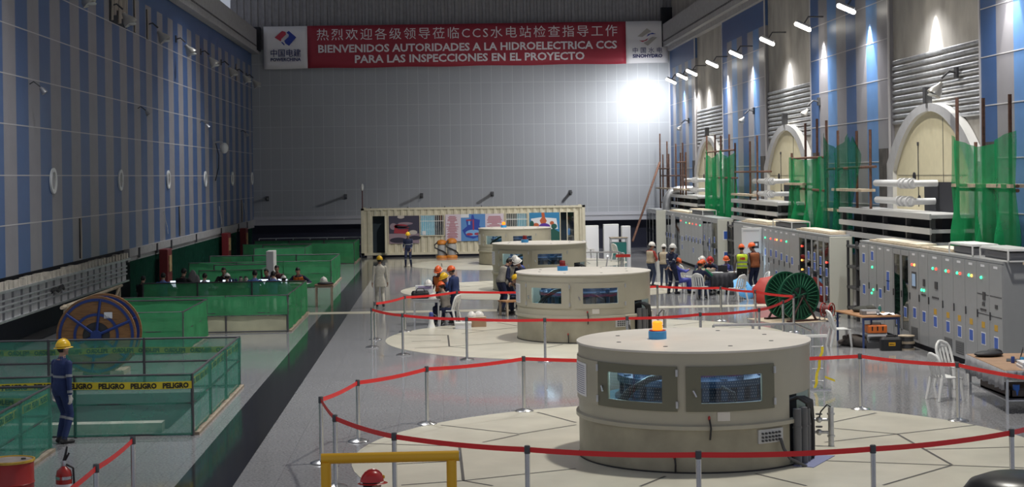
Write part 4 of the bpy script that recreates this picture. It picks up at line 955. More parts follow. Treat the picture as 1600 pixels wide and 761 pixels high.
# umbrellas
def umbrella(label, loc, rot, col, r=.52):
    t = thing('umbrella', label, 'umbrella', loc, 0, 'open umbrellas left on the floor'); t.rotation_euler = rot
    n = 8; rows = []
    for j in range(7):
        v = j / 6; R = r * math.sin(v * 1.15) / math.sin(1.15); z = -.25 * r * 2 * (1 - math.cos(v * 1.15))
        rows.append([(R * math.cos(2 * PI * i / 32) * (1 - .10 * v * abs(math.sin(PI * i / 4))), R * math.sin(2 * PI * i / 32) * (1 - .10 * v * abs(math.sin(PI * i / 4))), z) for i in range(33)])
    mb = MB(); mb.grid(rows); obj('canopy', mb, col, t, True)
    mb = MB()
    for k in range(n): a = 2 * PI * k / n; mb.tube([(0, 0, -.02), (.6 * r * math.cos(a), .6 * r * math.sin(a), -.17 * r), (r * .97 * math.cos(a), r * .97 * math.sin(a), -.47 * r)], .006, 5)
    obj('ribs', mb, M_steel, t)
    mb = MB(); mb.tube([(0, 0, .06), (0, 0, -.75)], .009, 6); mb.tube([(0, 0, -.75), (0, 0, -.82), (.05, 0, -.86), (.09, 0, -.82)], .014, 6); obj('shaft', mb, M_dgrey, t)
umbrella('light blue open umbrella tilted on the floor by the white chair', (10.42, 54.5, .42), (D(40), D(40), 0), mat('sky_blue_fabric', (.13, .42, .80), .6), .46)
umbrella('red open umbrella on its side behind the green cable drum', (10.8, 52.4, .46), (D(55), D(-30), 0), mat('red_fabric', (.42, .035, .025), .6), .62)
# small red cable reel
t = thing('cable_reel', 'small red hand cable reel on a wire stand at the foot of the cabinets', 'cable reel', (11.15, 45.9, 0), D(50))
mb = MB()
for y in (-.13, .13): mb.lathe([(.19, -.012), (.21, -.012), (.21, .012), (.19, .012), (.19, -.012)], (0, y, .32), 28, M=Ry, cap=False); [mb.tube([(0, y, .32), (.2 * math.cos(a), y, .32 + .2 * math.sin(a))], .012, 6) for a in (0, 1.26, 2.5, 3.8, 5.0)]
obj('flange', mb, M_red, t)
mb = MB(); mb.lathe([(.13, -.12), (.13, .12)], (0, 0, .32), 24, M=Ry); obj('wound_cable', mb, mat('dark_red_cable', (.12, .02, .02), .5), t, True)
mb = MB()
for y in (-.18, .18): mb.tube([(-.2, y, .015), (0, y, .33), (.2, y, .015), (-.2, y, .015)], .014, 6)
mb.tube([(-.2, -.18, .015), (-.2, .18, .015)], .014, 6); mb.tube([(.2, -.18, .015), (.45, -.18, .1), (.5, 0, .12)], .014, 6); obj('stand', mb, M_dgrey, t)

# ---------------------------------------------------------------- switchgear rows
CXF = 11.55; CH_ = 2.25; PL = .12
M_glow = {c: mat('indicator_' + c, rgb, .4, emit=2.2) for c, rgb in dict(green=(.05, .9, .35), red=(1., .08, .05), amber=(1, .5, .1)).items()}
M_tri = mat('amber_warning_label', (.62, .36, .04), .5); M_vent = mat('vent_grille', (.14, .145, .15), .5)
def cabinet(label, y0, y1, kind='plain', lights=(), stickers=(), tri=False, vent=False, row='', extra=()):
    w = y1 - y0; t = thing('switchgear_cabinet', label, 'cabinet', (CXF, y0, 0), 0, row)
    mb = MB(); mb.box(.02, .68, .004, w - .004, PL, PL + CH_); obj('body', mb, M_cab if kind != 'end' else M_cab, t)
    mb = MB(); mb.box(.04, .66, .0, w, 0, PL); obj('plinth', mb, M_dark, t)
    mb = MB(); mb.box(-.0, .70, 0, w, PL + CH_ - .001, PL + CH_ + .05); obj('top_cover', mb, M_cab, t)
    if kind == 'glass':
        mb = MB()
        for q in ((.02, w - .02, PL + .03, PL + .22), (.02, w - .02, PL + CH_ - .16, PL + CH_ - .03), (.02, .09, PL + .2, PL + CH_ - .15), (w - .09, w - .02, PL + .2, PL + CH_ - .15)): mb.box(-.02, .02, q[0], q[1], q[2], q[3])
        dr = obj('door', mb, M_cab, t); mb = MB(); mb.box(-.012, -.004, .08, w - .08, PL + .2, PL + CH_ - .15); obj('glass_pane', mb, M_glassc, dr)
        mb = MB(); mb.box(.005, .019, .09, w - .09, PL + .22, PL + CH_ - .16); obj('dark_interior', mb, mat('cabinet_interior', (.035, .04, .045), .5, noise=.6, nscale=9), t)
        mb = MB(); r = random.Random(int(y0 * 100))
        for k in range(9):
            z = PL + .35 + k * .2; a = .12 + r.random() * .05; mb.box(-.001, .006, a, w - .12 - r.random() * .1, z, z + .06 + .06 * r.random())
        obj('relay_row', mb, mat('relay_grey', (.22, .23, .24), .5), t)
    else:
        mb = MB(); mb.box(-.02, .02, .012, w - .012, PL + .02, PL + CH_ - .02); dr = obj('door', mb, M_cab, t)
    mb = MB(); mb.box(-.045, -.02, w - .07, w - .045, 1.15, 1.32); obj('handle', mb, M_dgrey, dr)
    for k, (c, yy, zz) in enumerate(lights):
        mb = MB(); mb.lathe([(.034, 0), (.032, .02), (.016, .034)], (-.02, yy * w, zz), 14, M=Matrix.Rotation(-PI / 2, 4, 'Y')); obj('indicator_light', mb, M_glow[c], t, True, label=c + ' indicator light')
    for yy, zz in stickers:
        mb = MB(); hw = min(.135, .36 * w); mb.box(-.024, -.02, yy * w - hw, yy * w + hw, zz - .135, zz + .135); st = obj('label_frame', mb, M_paper, t)
        mb = MB(); mb.box(-.027, -.024, yy * w - hw * .84, yy * w + hw * .84, zz - .115, zz + .115); obj('blue_label', mb, M_blue, st)
    if tri: mb = MB(); mb.box(-.024, -.02, w * .5 - .10, w * .5 + .10, .95, 1.08); obj('warning_label', mb, M_tri, t)
    if vent:
        mb = MB(); mb.box(-.026, -.02, .15 * w, .85 * w, .22, .5)
        for k in range(6): mb.box(-.032, -.026, .18 * w, .82 * w, .24 + k * .045, .255 + k * .045)
        obj('vent_grille', mb, M_vent, t)
    mb = MB(); mb.box(-.024, -.02, w * .35, w * .65, PL + CH_ - .12, PL + CH_ - .07); obj('name_plate', mb, M_paper if kind != 'glass' else M_cab, t)
    if kind == 'hmi':
        mb = MB(); mb.box(-.03, -.02, w * .25, w * .7, 1.45, 1.85); h = obj('display_bezel', mb, M_dgrey, t); mb = MB(); mb.box(-.034, -.03, w * .3, w * .65, 1.5, 1.8); obj('display', mb, mat('grey_blue_screen', (.30, .42, .60), .3, emit=.25), h)
    if kind == 'meter' or 'meter' in extra:
        mb = MB(); mb.box(-.035, -.02, w * .3, w * .5, 1.55, 1.72); mb.box(-.03, -.02, w * .25, w * .7, 1.32, 1.36); obj('meter', mb, M_dgrey, t)
    if 'flap' in extra:
        mb = MB(); mb.box(-.026, -.02, .04, w - .04, 1.66, 1.675); mb.box(-.026, -.02, .04, w - .04, 1.24, 1.255); mb.box(-.03, -.02, w * .35, w * .55, 1.42, 1.5); obj('flap_seams', mb, M_dgrey, t)
    return t
def px_y(x): return CXF * 2500 / (x - 690.3)
def row(xs, spec, rowname, phrase):
    for i, s in enumerate(spec):
        y1, y0 = px_y(xs[i]), px_y(xs[i + 1]); kw = dict(s); lab = kw.pop('l', '')
        cabinet('cabinet ' + lab + ', ' + ORD[i] + ' from far end of ' + phrase, y0, y1, row=rowname, **kw)
L2 = lambda c1='green', c2='red': [(c1, .62, 2.02), (c2, .38, 2.02)]
nx = lambda z: 1330 + z / 3.459
# nearest row
xs1 = [1350.5, nx(122), nx(165), nx(207), nx(256), nx(300), nx(346), nx(398), nx(450), nx(528), nx(590), nx(655), nx(720), nx(790), nx(862), nx(884)]
xs1 = xs1[:-1]
spec1 = [dict(l='with two blue labels', stickers=((.5, 1.95), (.5, 1.1)), lights=[]), dict(l='with green lamps and a blue label', stickers=((.5, 2.05),), lights=[('green', .5, 1.75), ('green', .4, 1.15), ('green', .6, 1.05)]), dict(l='with a low blue label', stickers=((.5, 1.1),)),
         dict(l='with paired blue labels', stickers=((.55, 1.6), (.55, 1.35))), dict(l='with a tall glass door', kind='glass', stickers=((.5, .55),)), dict(l='with a glass door showing red wiring', kind='glass', stickers=((.5, .8),)),
         dict(l='with a grey display screen', kind='hmi', lights=[('red', .65, 2.02), ('amber', .4, 2.02)], stickers=((.45, .85),), vent=True), dict(l='with a meter and green lamps', kind='meter', lights=[('green', .65, 1.45), ('green', .4, 1.45)], stickers=((.45, .82),)),
         dict(l='wide, with green and red lamps', lights=L2(), stickers=((.5, .78),), tri=True, extra=('meter',)), dict(l='with two lamps and a vent', lights=L2(), stickers=((.5, .75),), tri=True, vent=True),
         dict(l='with two bright lamps and a low vent', lights=L2(), stickers=((.5, .72),), tri=True, vent=True), dict(l='with two lamps and an amber label', lights=L2('green', 'amber'), stickers=((.5, .72),), tri=True, extra=()),
         dict(l='with one green lamp and cross seams', lights=[('green', .6, 2.02)], stickers=((.5, .72),), tri=True, extra=('flap', 'meter')), dict(l='with cross seams and no lamps', stickers=((.5, .70),), tri=True, extra=('flap',))]
row(xs1, spec1, 'cabinets of the nearest switchgear row', 'nearest row')
cabinet('glass door cabinet with red lamps at the right edge of the photo', 29.0, 30.7, kind='glass', lights=[('red', .75, 1.25), ('red', .6, .75), ('red', .6, .45)], stickers=((.6, 1.75), (.6, 1.3)), row='cabinets of the nearest switchgear row')
mb = MB(); mb.box(0, .7, 30.72, 31.15, 0, 2.3); o = obj('gap_filler', mb, M_dgrey, loc=(CXF + .12, 0, 0)); tag(o, 'dark upright filler between the cabinets near the right edge', 'panel')
# second row
ex = 4.757
zx = lambda z: 1120 + z / ex
xs2 = [1151, zx(365), zx(408), zx(447), zx(487), zx(527), zx(567), zx(636), zx(690), zx(735), zx(780), zx(825), zx(870)]
spec2 = [dict(l='with its top compartment door open'), dict(l='with a white lamp', lights=[('green', .5, 2.0)], stickers=((.5, 1.5),)), dict(l='with a red lamp by the open door', lights=[('red', .5, 2.0)], stickers=((.5, 1.5),)), dict(l='with red and amber lamps', lights=[('red', .6, 2.0), ('amber', .3, 2.0)], stickers=((.5, 1.5), (.5, .8))),
         dict(l='with one red lamp above the green drum', lights=[('red', .5, 2.0)], stickers=((.5, 1.45),)), dict(l='with one green lamp above the green drum', lights=[('green', .5, 2.0)], stickers=((.5, 1.42),)), dict(l='wide and plain behind the green drum', stickers=((.7, 1.4),)),
         dict(l='with red lamps behind glass', kind='glass', lights=[('red', .5, 1.95), ('amber', .5, 1.5), ('amber', .5, 1.2), ('red', .5, 1.0)]), dict(l='with a narrow glass door', kind='glass', stickers=((.5, 1.7), (.5, 1.2))), dict(l='with glass door and two blue labels', kind='glass', stickers=((.5, 1.7), (.5, 1.4), (.5, .7))),
         dict(l='with glass door and a low blue reflection', kind='glass', stickers=((.5, 1.62), (.5, 1.3), (.5, .7))), dict(l='with glass door beside the white end panel', kind='glass', stickers=((.5, 1.3), (.5, .75)), lights=[('red', .5, 1.6)])]  # the low blue reflection is painted as a flat blue sticker
row(xs2, spec2, 'cabinets of the second switchgear row', 'second row')
def end_panel(label, y, w=.70, m=None, stick=()):
    t = thing('end_panel', label, 'panel', (CXF - .02, y, 0), 0, 'end panels of the cabinet rows'); mb = MB(); mb.rbox(0, w, -.06, 0, 0, 2.38, .01); obj('sheet', mb, m or M_cabside, t)
    mb = MB(); mb.box(0, w, -.055, .0, 0, .06); obj('plinth', mb, M_dark, t)
    for z in stick:
        mb = MB(); mb.box(.22, .52, -.066, -.06, z - .2, z + .2); s = obj('label_frame', mb, M_paper, t); mb = MB(); mb.box(.25, .49, -.07, -.066, z - .16, z + .16); obj('blue_label', mb, M_blue, s)
    return t
end_panel('tall pale end panel of the second switchgear row, right of the green drum', px_y(zx(870)) - .01, .68)
# open compartment door of the second row
yd = px_y(zx(362)); t = thing('open_cabinet_door', 'white compartment door standing open from the second switchgear row', 'door', (CXF - .03, yd, 1.42))
mb = MB(); mb.rbox(-.74, 0, -.03, .0, 0, .92, .01); obj('leaf', mb, M_white, t)
mb = MB(); mb.box(-.3, -.12, -.045, -.03, .18, .42); k_ = obj('meter', mb, M_dgrey, t); mb = MB(); mb.box(-.25, -.17, -.05, -.045, .27, .36); obj('meter_face', mb, M_paper, k_)
mb = MB(); mb.box(-.68, -.1, -.036, -.03, .8, .82); obj('door_seam', mb, M_cab, t)
lamp('cabinet_glow_fill', 'POINT', (CXF - .35, yd - .6, 1.2), 45, (.55, .8, 1), shadow_soft_size=.1)  # added fill light for the bluish glow below the door, no fixture
# third row
tz_ = lambda z: 1000 + z / 7.61
xs3 = [tz_(330), tz_(362), tz_(395), tz_(440), tz_(500), tz_(555), tz_(600), tz_(640), tz_(680), tz_(720), tz_(772), tz_(830), tz_(880), tz_(955)]
spec3 = [dict(l='narrow, with blue labels', kind='glass', stickers=((.5, 1.2),)), dict(l='narrow glazed', kind='glass', stickers=((.5, 1.2),)), dict(l='narrow with a handle', stickers=((.5, 1.2),)), dict(l='dark glazed', kind='glass'), dict(l='with a red lamp', lights=[('red', .7, 2.05)], stickers=((.5, 1.2), (.5, .8))),
         dict(l='with a white-green lamp', lights=[('green', .5, 2.0)], stickers=((.5, 1.3),)), dict(l='with an amber lamp', lights=[('amber', .5, 2.0)], stickers=((.5, 1.3),)), dict(l='with a red-amber lamp pair', lights=[('red', .6, 2.0)], stickers=((.5, 1.3), (.5, .8))), dict(l='with a single red lamp', lights=[('red', .5, 2.0)], stickers=((.5, 1.3),)), dict(l='with a single green lamp', lights=[('green', .5, 2.0)], stickers=((.5, 1.3),)),
         dict(l='glazed, next after the lamps', kind='glass', stickers=((.6, 1.5),)), dict(l='glazed with two labels', kind='glass', stickers=((.5, 1.4), (.5, 1.1))), dict(l='glazed beside the labelled end panel', kind='glass', stickers=((.5, 1.5), (.5, 1.0)))]
row(xs3, spec3, 'cabinets of the third switchgear row', 'third row')
end_panel('pale end panel with two blue labels, closing the third switchgear row', px_y(tz_(955)) - .01, .66, stick=(1.72, .85))
xs4 = [tz_(100), tz_(135), tz_(175), tz_(215)]
CXF_ = CXF; CXF = 11.4
row(xs4, [dict(l='glazed at the far corner', kind='glass'), dict(l='glazed in the middle', kind='glass'), dict(l='glazed by the pale panel', kind='glass')], 'cabinets of the farthest switchgear row', 'farthest row')
end_panel('pale blank end panel of the farthest switchgear row', px_y(tz_(215)) - .02, .62)
CXF = CXF_
# things lying on the cabinets
TZ = PL + CH_ + .05
def cage(label, x, y, sx, sy):
    t = thing('wire_cage', label, 'cage', (x, y, TZ), 0, 'frames on top of the cabinets'); mb = MB(); h = .22; r = .015
    for a in (0, sx):
        for b in (0, sy): mb.box(a - r, a + r, b - r, b + r, 0, h)
    for z in (0, h): mb.box(0, sx, -r, r, z - r + r, z + 2 * r); mb.box(0, sx, sy - r, sy + r, z, z + 2 * r); mb.box(-r, r, 0, sy, z, z + 2 * r); mb.box(sx - r, sx + r, 0, sy, z, z + 2 * r)
    obj('frame', mb, M_white, t); mb = MB(); mb.box(.02, sx - .02, .02, sy - .02, h + .03, h + .05); obj('lid', mb, M_board if y > 45 else M_white, t)
    mb = MB(); mb.box(.08, sx - .08, .08, sy - .08, .0, h - .04); obj('load', mb, mat('grey_busbar_box', (.22, .22, .23), .5), t)
cage('white wire frame on the nearest cabinets, left of two', 11.6, 34.5, .6, 1.6); cage('white wire frame on the nearest cabinets, right of two', 11.6, 32.3, .6, 1.7)
cage('pale framed box on top of the second cabinet row', 11.6, 52.5, .6, 3.0); cage('pale framed box on top of the third cabinet row', 11.6, 70.5, .6, 3.6)
for i, (y0, y1, x0, l) in enumerate([(38.6, 43.0, 11.6, 'bundle of pale boards on the far end of the nearest cabinets'), (35.9, 38.4, 11.62, 'pale board on the middle of the nearest cabinets'), (29.2, 31.4, 11.55, 'pale board on the cabinet by the right edge'), (56.5, 61.5, 11.6, 'white boards on the far end of the second cabinet row'), (47.6, 52.2, 11.65, 'thin boards on the near end of the second cabinet row'), (74.6, 81.0, 11.6, 'cream boards on the far part of the third cabinet row')]):
    t = thing('board_stack', l, 'boards', (x0, y0, TZ), 0, 'boards on the cabinets')
    mb = MB(); mb.box(.02, .5, 0, y1 - y0, 0, .05); obj('board', mb, M_board, t)
    mb = MB(); mb.box(.06, .56, .2, y1 - y0 - .5, .05, .09 + .04 * (i == 3)); obj('board', mb, mat('pale_cardboard', (.66, .60, .48), .8, noise=.1), t)
for i, (y, l) in enumerate([(44.4, 'dark rack with pipes in the gap behind the brown table'), (64.0, 'dark equipment in the gap between second and third cabinet rows')]):
    t = thing('dark_rack', l, 'rack', (12.3, y, 0), 0); 
    for z in (.3, .9, 1.5, 2.1):
        mb = MB(); mb.box(-.4, .8, 0, 2.2, z, z + .07); obj('shelf', mb, M_dgrey, t)
    mb = MB()
    for yy in (.02, 1.1, 2.1): mb.box(-.4, -.33, yy, yy + .06, 0, 2.3)
    obj('upright', mb, M_dgrey, t); mb = MB(); mb.box(.6, .75, 0, 2.2, 0, 2.3); obj('back', mb, M_dark, t)
    mb = MB(); mb.tube([(-.2, .2, 1.0), (-.1, .8, 1.15), (.1, 1.3, 1.0), (0, 1.9, 1.2)], .07, 8); obj('pipe', mb, M_galv, t, True)

# ---------------------------------------------------------------- chairs, tables and loose things
def make_chair(label, loc, rz, group):
    t = thing('plastic_chair', label, 'chair', loc, rz, group)   # faces +y
    mb = MB(); rows = []
    for j in range(6):
        v = j / 5; y = lerp(-.20, .23, v); hw = lerp(.19, .225, v); rows.append([(lerp(-hw, hw, i / 8), y, .43 + .015 * (2 * i / 8 - 1) ** 2 - .012 * math.sin(v * PI) - (.03 if j == 5 else 0)) for i in range(9)])
    mb.grid(rows); obj('seat', mb, M_white, t, True, solid=.03)
    b = MB()
    def bp(u, v): hw = .20 * math.sqrt(max(.04, 1 - max(0, (v - .55) / .47) ** 2.2)) if v > .55 else .20; return (u * hw, -.20 - .13 * v + .05 * u * u, .43 + .46 * v)
    for s in (-1, 1): b.tube([bp(s, k / 10) for k in range(10)] + [bp(s * .6, .99), bp(0, 1.0)], .028, 8)
    obj('backrest', b, M_white, t, True)
    for u in (-.62, -.22, .22, .62):
        b = MB(); b.grid([[bp(u + du, v) for du in (-.13, 0, .13)] for v in (0, .25, .5, .75, .86)]); obj('back_slat', b, M_white, t, True, solid=.014)
    b = MB(); b.grid([[bp(lerp(-.95, .95, i / 8), v) for i in range(9)] for v in (.74, .84, .92, .985)]); obj('back_top', b, M_white, t, True, solid=.016)
    for sx in (-1, 1):
        for y0, y1 in ((.2, .24), (-.19, -.28)):
            mb = MB(); mb.tube([(sx * .19, y0, .43), (sx * .20, (y0 + y1) / 2, .22), (sx * .215, y1, 0)], [.036, .032, .028], 8); obj('leg', mb, M_white, t, True)
    return t
ch0 = make_chair('white plastic chair pulled back from the right-hand table, left of two', (9.45, 29.75, 0), D(-75), 'white plastic chairs')
CH = lambda l, x, y, a: dup(ch0, (x, y, 0), D(a), l)
CH('white plastic chair behind the right-hand table with its back to the cabinets', 10.15, 31.5, -150)
CH('white plastic chair behind the brown table with the tools', 9.82, 39.2, -90)
CH('white plastic chair holding the man in navy with his back turned', 8.85, 54.6, -30)
CH('empty white plastic chair beside the blue umbrella', 9.95, 53.6, 35)
CH('white plastic chair under the man in purple-blue looking at his phone', 8.55, 57.6, -80)
CH('white plastic chair seen side-on behind the man in the reflective vest', 10.95, 54.6, 100)
CH('white plastic chair behind the seated group, near the cabinets', 9.2, 60.2, -60)
CH('white plastic chair at the table with the black bag', .22, 46.75, 65)
CH('white plastic chair in front of the far white boards, nearer one', 8.75, 79.0, -60)
CH('white plastic chair in front of the far white boards, farther one', 7.7, 83.5, -70)
def table(name, label, loc, rz, sx, sy, h, top, legm, shelf=None, legr=.022, grp=None):
    t = thing(name, label, 'table', loc, rz, grp)
    mb = MB(); mb.rbox(-sx / 2, sx / 2, -sy / 2, sy / 2, h - .035, h, .008); obj('tabletop', mb, top, t)
    for a in (-1, 1):
        for b in (-1, 1): mb = MB(); x, y = a * (sx / 2 - .05), b * (sy / 2 - .05); mb.box(x - legr, x + legr, y - legr, y + legr, 0, h - .035); obj('leg', mb, legm, t)
    for b in (-sy / 2 + .04, sy / 2 - .06): mb = MB(); mb.box(-sx / 2 + .05, sx / 2 - .05, b, b + .02, h - .1, h - .035); obj('apron', mb, legm, t)
    if shelf: mb = MB(); mb.box(-sx / 2 + .04, sx / 2 - .04, -sy / 2 + .04, sy / 2 - .04, shelf, shelf + .025); obj('shelf', mb, legm, t)
    return t
def item(name, label, cat, mb, m, loc, rz=0, grp=None, smooth=False):
    o = obj(name, mb, m, smooth=smooth, loc=loc); o.rotation_euler = (0, 0, rz); return tag(o, label, cat, grp)
M_skirt = mat('grey_cloth', (.32, .32, .34), .8, noise=.15)
# right-hand table
TR = table('work_table', 'table with a grey cloth skirt and laptop at the right edge', (10.75, 29.1, 0), D(-4), 1.5, 2.6, .78, mat('tan_table_board', (.42, .26, .16), .5, noise=.12), M_galv, shelf=.22)
mb = MB(); rows = [[(-.76 - .012 * math.sin(i * 1.9) * (1 + j), lerp(-1.3, 1.3, i / 60), .77 - .11 * j * (1 + .08 * math.sin(i * .7))) for i in range(61)] for j in range(4)]; mb.grid(rows)
rows = [[(lerp(-.76, .76, i / 40), -1.31 - .012 * math.sin(i * 1.9) * (1 + j), .77 - .05 * j) for i in range(41)] for j in range(4)]; mb.grid(rows); obj('cloth_skirt', mb, M_skirt, TR, True, solid=.006)
mb = MB(); mb.ell((0, 0, .05), (.30, .2, .06)); mb.ell((.2, .1, .06), (.16, .14, .07)); item('jacket', 'black jacket lying on the far corner of the right-hand table', 'jacket', mb, M_black, (10.35, 29.95, .78), .3, smooth=True)
def laptop(label, loc, rz, lid_m=M_scr, ang=105, grp=None):
    t = thing('laptop', label, 'laptop', loc, rz, grp); mb = MB(); mb.rbox(-.17, .17, -.12, .12, 0, .02, .005); obj('keyboard_base', mb, M_dgrey, t)
    Mh = Matrix.Translation((0, .12, .015)) @ Matrix.Rotation(D(90 - ang), 4, 'X'); mb = MB(); mb.box(-.17, .17, -.006, .006, 0, .235, M=Mh); ld = obj('lid', mb, M_dgrey, t)
    mb = MB(); mb.box(-.155, .155, -.009, -.006, .015, .222, M=Mh); obj('screen', mb, lid_m, ld); return t
laptop('dark open laptop on the right-hand table', (10.55, 29.2, .78), D(-110), M_dgrey)
for i, (x, y, h, l) in enumerate([(10.42, 28.85, .12, 'dark blue cup on the right-hand table'), (10.52, 28.65, .13, 'light blue can on the right-hand table, next to the papers')]):
    t = thing('drink_can', l, 'can', (x, y, .78)); mb = MB(); mb.lathe([(.03, 0), (.034, .01), (.034, h - .01), (.028, h)], n=18); obj('body', mb, mat('can_blue_%d' % i, [(.03, .06, .25), (.05, .30, .60)][i], .3), t, True); mb = MB(); mb.lathe([(.028, h), (.027, h + .004)], n=18); obj('lid', mb, M_steel, t)
t = thing('paper_stack', 'thick stack of white papers on the right-hand table', 'papers', (10.42, 28.1, .78), D(-8), None)
r_ = random.Random(4)
for k in range(6): mb = MB(); a, b = r_.random() * .03, r_.random() * .03; mb.box(-.16 + a, .16 + a, -.24 + b, .24 + b, k * .02, k * .02 + .017); obj('paper_bundle', mb, M_paper, t)
t = thing('tray', 'flat dark tray with boxes on the lower shelf of the right-hand table', 'tray', (10.6, 28.9, .245)); mb = MB(); mb.box(-.5, .5, -.8, .8, 0, .03); mb.box(-.5, -.47, -.8, .8, 0, .14); mb.box(-.5, .5, -.8, -.77, 0, .14); obj('tray_body', mb, mat('brown_tray', (.10, .08, .07), .7), t); mb = MB(); mb.box(-.3, .3, -.5, .4, .03, .13); obj('contents', mb, mat('grey_box', (.25, .24, .22), .7), t)
mb = MB(); mb.lathe([(.05, 0), (.06, .15), (.062, .2)], n=18); item('blue_jug', 'bright blue tub on the lower shelf of the right-hand table', 'tub', mb, mat('bright_blue_plastic', (.03, .16, .62), .4), (10.22, 28.15, .28), smooth=True)
# brown table with tools
T2 = table('work_table', 'brown table with blue steel legs and tools before the nearest cabinets', (10.62, 39.6, 0), D(6), 1.0, 1.9, .78, M_wood, mat('blue_steel_leg', (.04, .07, .20), .5), shelf=None)
mb = MB(); mb.ell((0, 0, .07), (.28, .24, .09)); mb.ell((.15, -.1, .09), (.16, .16, .1)); item('tool_bag', 'dark tool bag slumped on the brown table', 'bag', mb, mat('dark_olive_cloth', (.06, .06, .05), .9, noise=.3), (10.6, 39.9, .77), smooth=True)
t = thing('instrument', 'grey instrument box on the near end of the brown table', 'instrument', (10.55, 39.1, .78)); mb = MB(); mb.rbox(-.22, .22, -.15, .15, 0, .12, .02); obj('case', mb, mat('mid_grey_plastic', (.22, .22, .23), .5), t); mb = MB(); mb.box(-.12, .12, -.155, -.15, .03, .09); obj('face_plate', mb, M_paper, t)
mb = MB(); mb.grid([[(lerp(-.22, .22, i / 6), lerp(-.2, .2, j / 5), .03 + .025 * math.sin(i * 2 + j)) for i in range(7)] for j in range(6)]); item('papers', 'crumpled white papers on the right of the brown table', 'papers', mb, M_paper, (10.88, 39.0, .775))
for i, (x, y, c, l) in enumerate([(10.85, 39.9, (.5, .06, .05), 'small red bottle on the brown table'), (10.98, 39.75, (.05, .22, .2), 'small teal bottle on the brown table')]):
    t = thing('bottle', l, 'bottle', (x, y, .78)); mb = MB(); mb.lathe([(.04, 0), (.042, .1), (.02, .15)], n=14); obj('body', mb, mat('bottle_%d' % i, c, .4), t, True); mb = MB(); mb.lathe([(.02, .15), (.02, .18)], n=12); obj('cap', mb, M_white, t)
t = thing('tool_box', 'orange plastic tool box under the brown table, on a silver case', 'tool box', (10.6, 38.75, .38)); M_orb = mat('orange_box_plastic', (.72, .17, .03), .45)
mb = MB(); mb.rbox(-.24, .24, -.16, .16, 0, .18, .02); obj('body', mb, M_orb, t)
for x in (-.13, 0, .13): mb = MB(); mb.box(x - .015, x + .015, -.17, -.16, .05, .15); obj('slot', mb, M_dark, t)
mb = MB(); mb.tube([(-.12, 0, .18), (-.12, 0, .22), (.12, 0, .22), (.12, 0, .18)], .014, 6); obj('handle', mb, M_dgrey, t)
t = thing('silver_case', 'silver and black equipment case under the brown table', 'case', (10.6, 38.78, .14)); mb = MB(); mb.rbox(-.25, .25, -.17, .17, 0, .24, .015); obj('body', mb, M_steel, t); mb = MB(); mb.box(-.2, .2, -.176, -.17, .05, .11); obj('black_front', mb, M_black, t)
mb = MB(); mb.box(-.24, .24, -.176, -.17, .15, .2); obj('white_front', mb, M_paper, t)
mb = MB(); mb.box(-.28, .28, -.2, .2, 0, .14); item('base_crate', 'dark low crate carrying the silver case', 'crate', mb, M_dgrey, (10.6, 38.78, 0))
t = thing('tool_case', 'black tool case with a yellow badge on the floor before the brown table', 'tool case', (10.78, 38.1, 0)); mb = MB(); mb.rbox(-.25, .25, -.12, .12, 0, .32, .05); obj('shell', mb, M_black, t); mb = MB(); mb.box(-.08, .08, -.126, -.12, .12, .2); bd = obj('badge', mb, M_yel, t)
vs, fs = text_mb('DEWALT', .05, .002, .13); mb = MB(); mb.add([(v[0], -.128, v[2] + .142) for v in vs], fs); obj('badge_lettering', mb, M_ink, bd)
mb = MB(); mb.tube([(-.1, 0, .31), (-.1, 0, .36), (.1, 0, .36), (.1, 0, .31)], .016, 6); obj('handle', mb, M_black, t)
for i, (z, l) in enumerate([(0, 'pale wire spool on the floor right of the tool case, bottom of two'), (.17, 'pale wire spool on top of another, right of the tool case')]):
    t = thing('wire_spool', l, 'spool', (11.22, 38.3, z), 0, 'pale wire spools'); mb = MB(); mb.lathe([(.2, 0), (.2, .025), (.11, .026), (.11, .14), (.2, .141), (.2, .165)], n=24); obj('spool_body', mb, M_board, t); mb = MB(); mb.lathe([(.17, .03), (.17, .138)], n=24, cap=False); obj('wire', mb, M_dgrey, t)
mb = MB(); mb.rbox(-.1, .1, -.08, .08, 0, .14, .02); item('yellow_tool', 'small yellow power tool box beside the tool case', 'tool', mb, M_yel, (11.12, 38.75, .0))
for i, (x, y, z, s, l) in enumerate([(10.15, 39.5, 0, .30, 'dark coil of cable on the floor under the left of the brown table'), (10.2, 39.4, .13, .26, 'second dark coil stacked on the first under the brown table')]):
    mb = MB(); mb.lathe([(s - .09, .0), (s, .03), (s, .1), (s - .09, .13), (s - .14, .1), (s - .14, .03), (s - .09, 0)], n=28, cap=False); item('cable_coil', l, 'cable coil', mb, mat('dark_brown_cable', (.06, .045, .04), .6), (x, y, z), 0, 'dark cable coils', True)
mb = MB(); mb.tube([(-.15, .45, .1), (-.05, .2, .1), (.1, -.1, .1), (.2, -.25, .09)], [.10, .13, .13, .10], 10); item('rolled_mat', 'dark rolled mat lying in front of the brown table', 'mat', mb, mat('dark_mat', (.07, .06, .055), .8), (10.2, 38.9, 0.02), smooth=True)
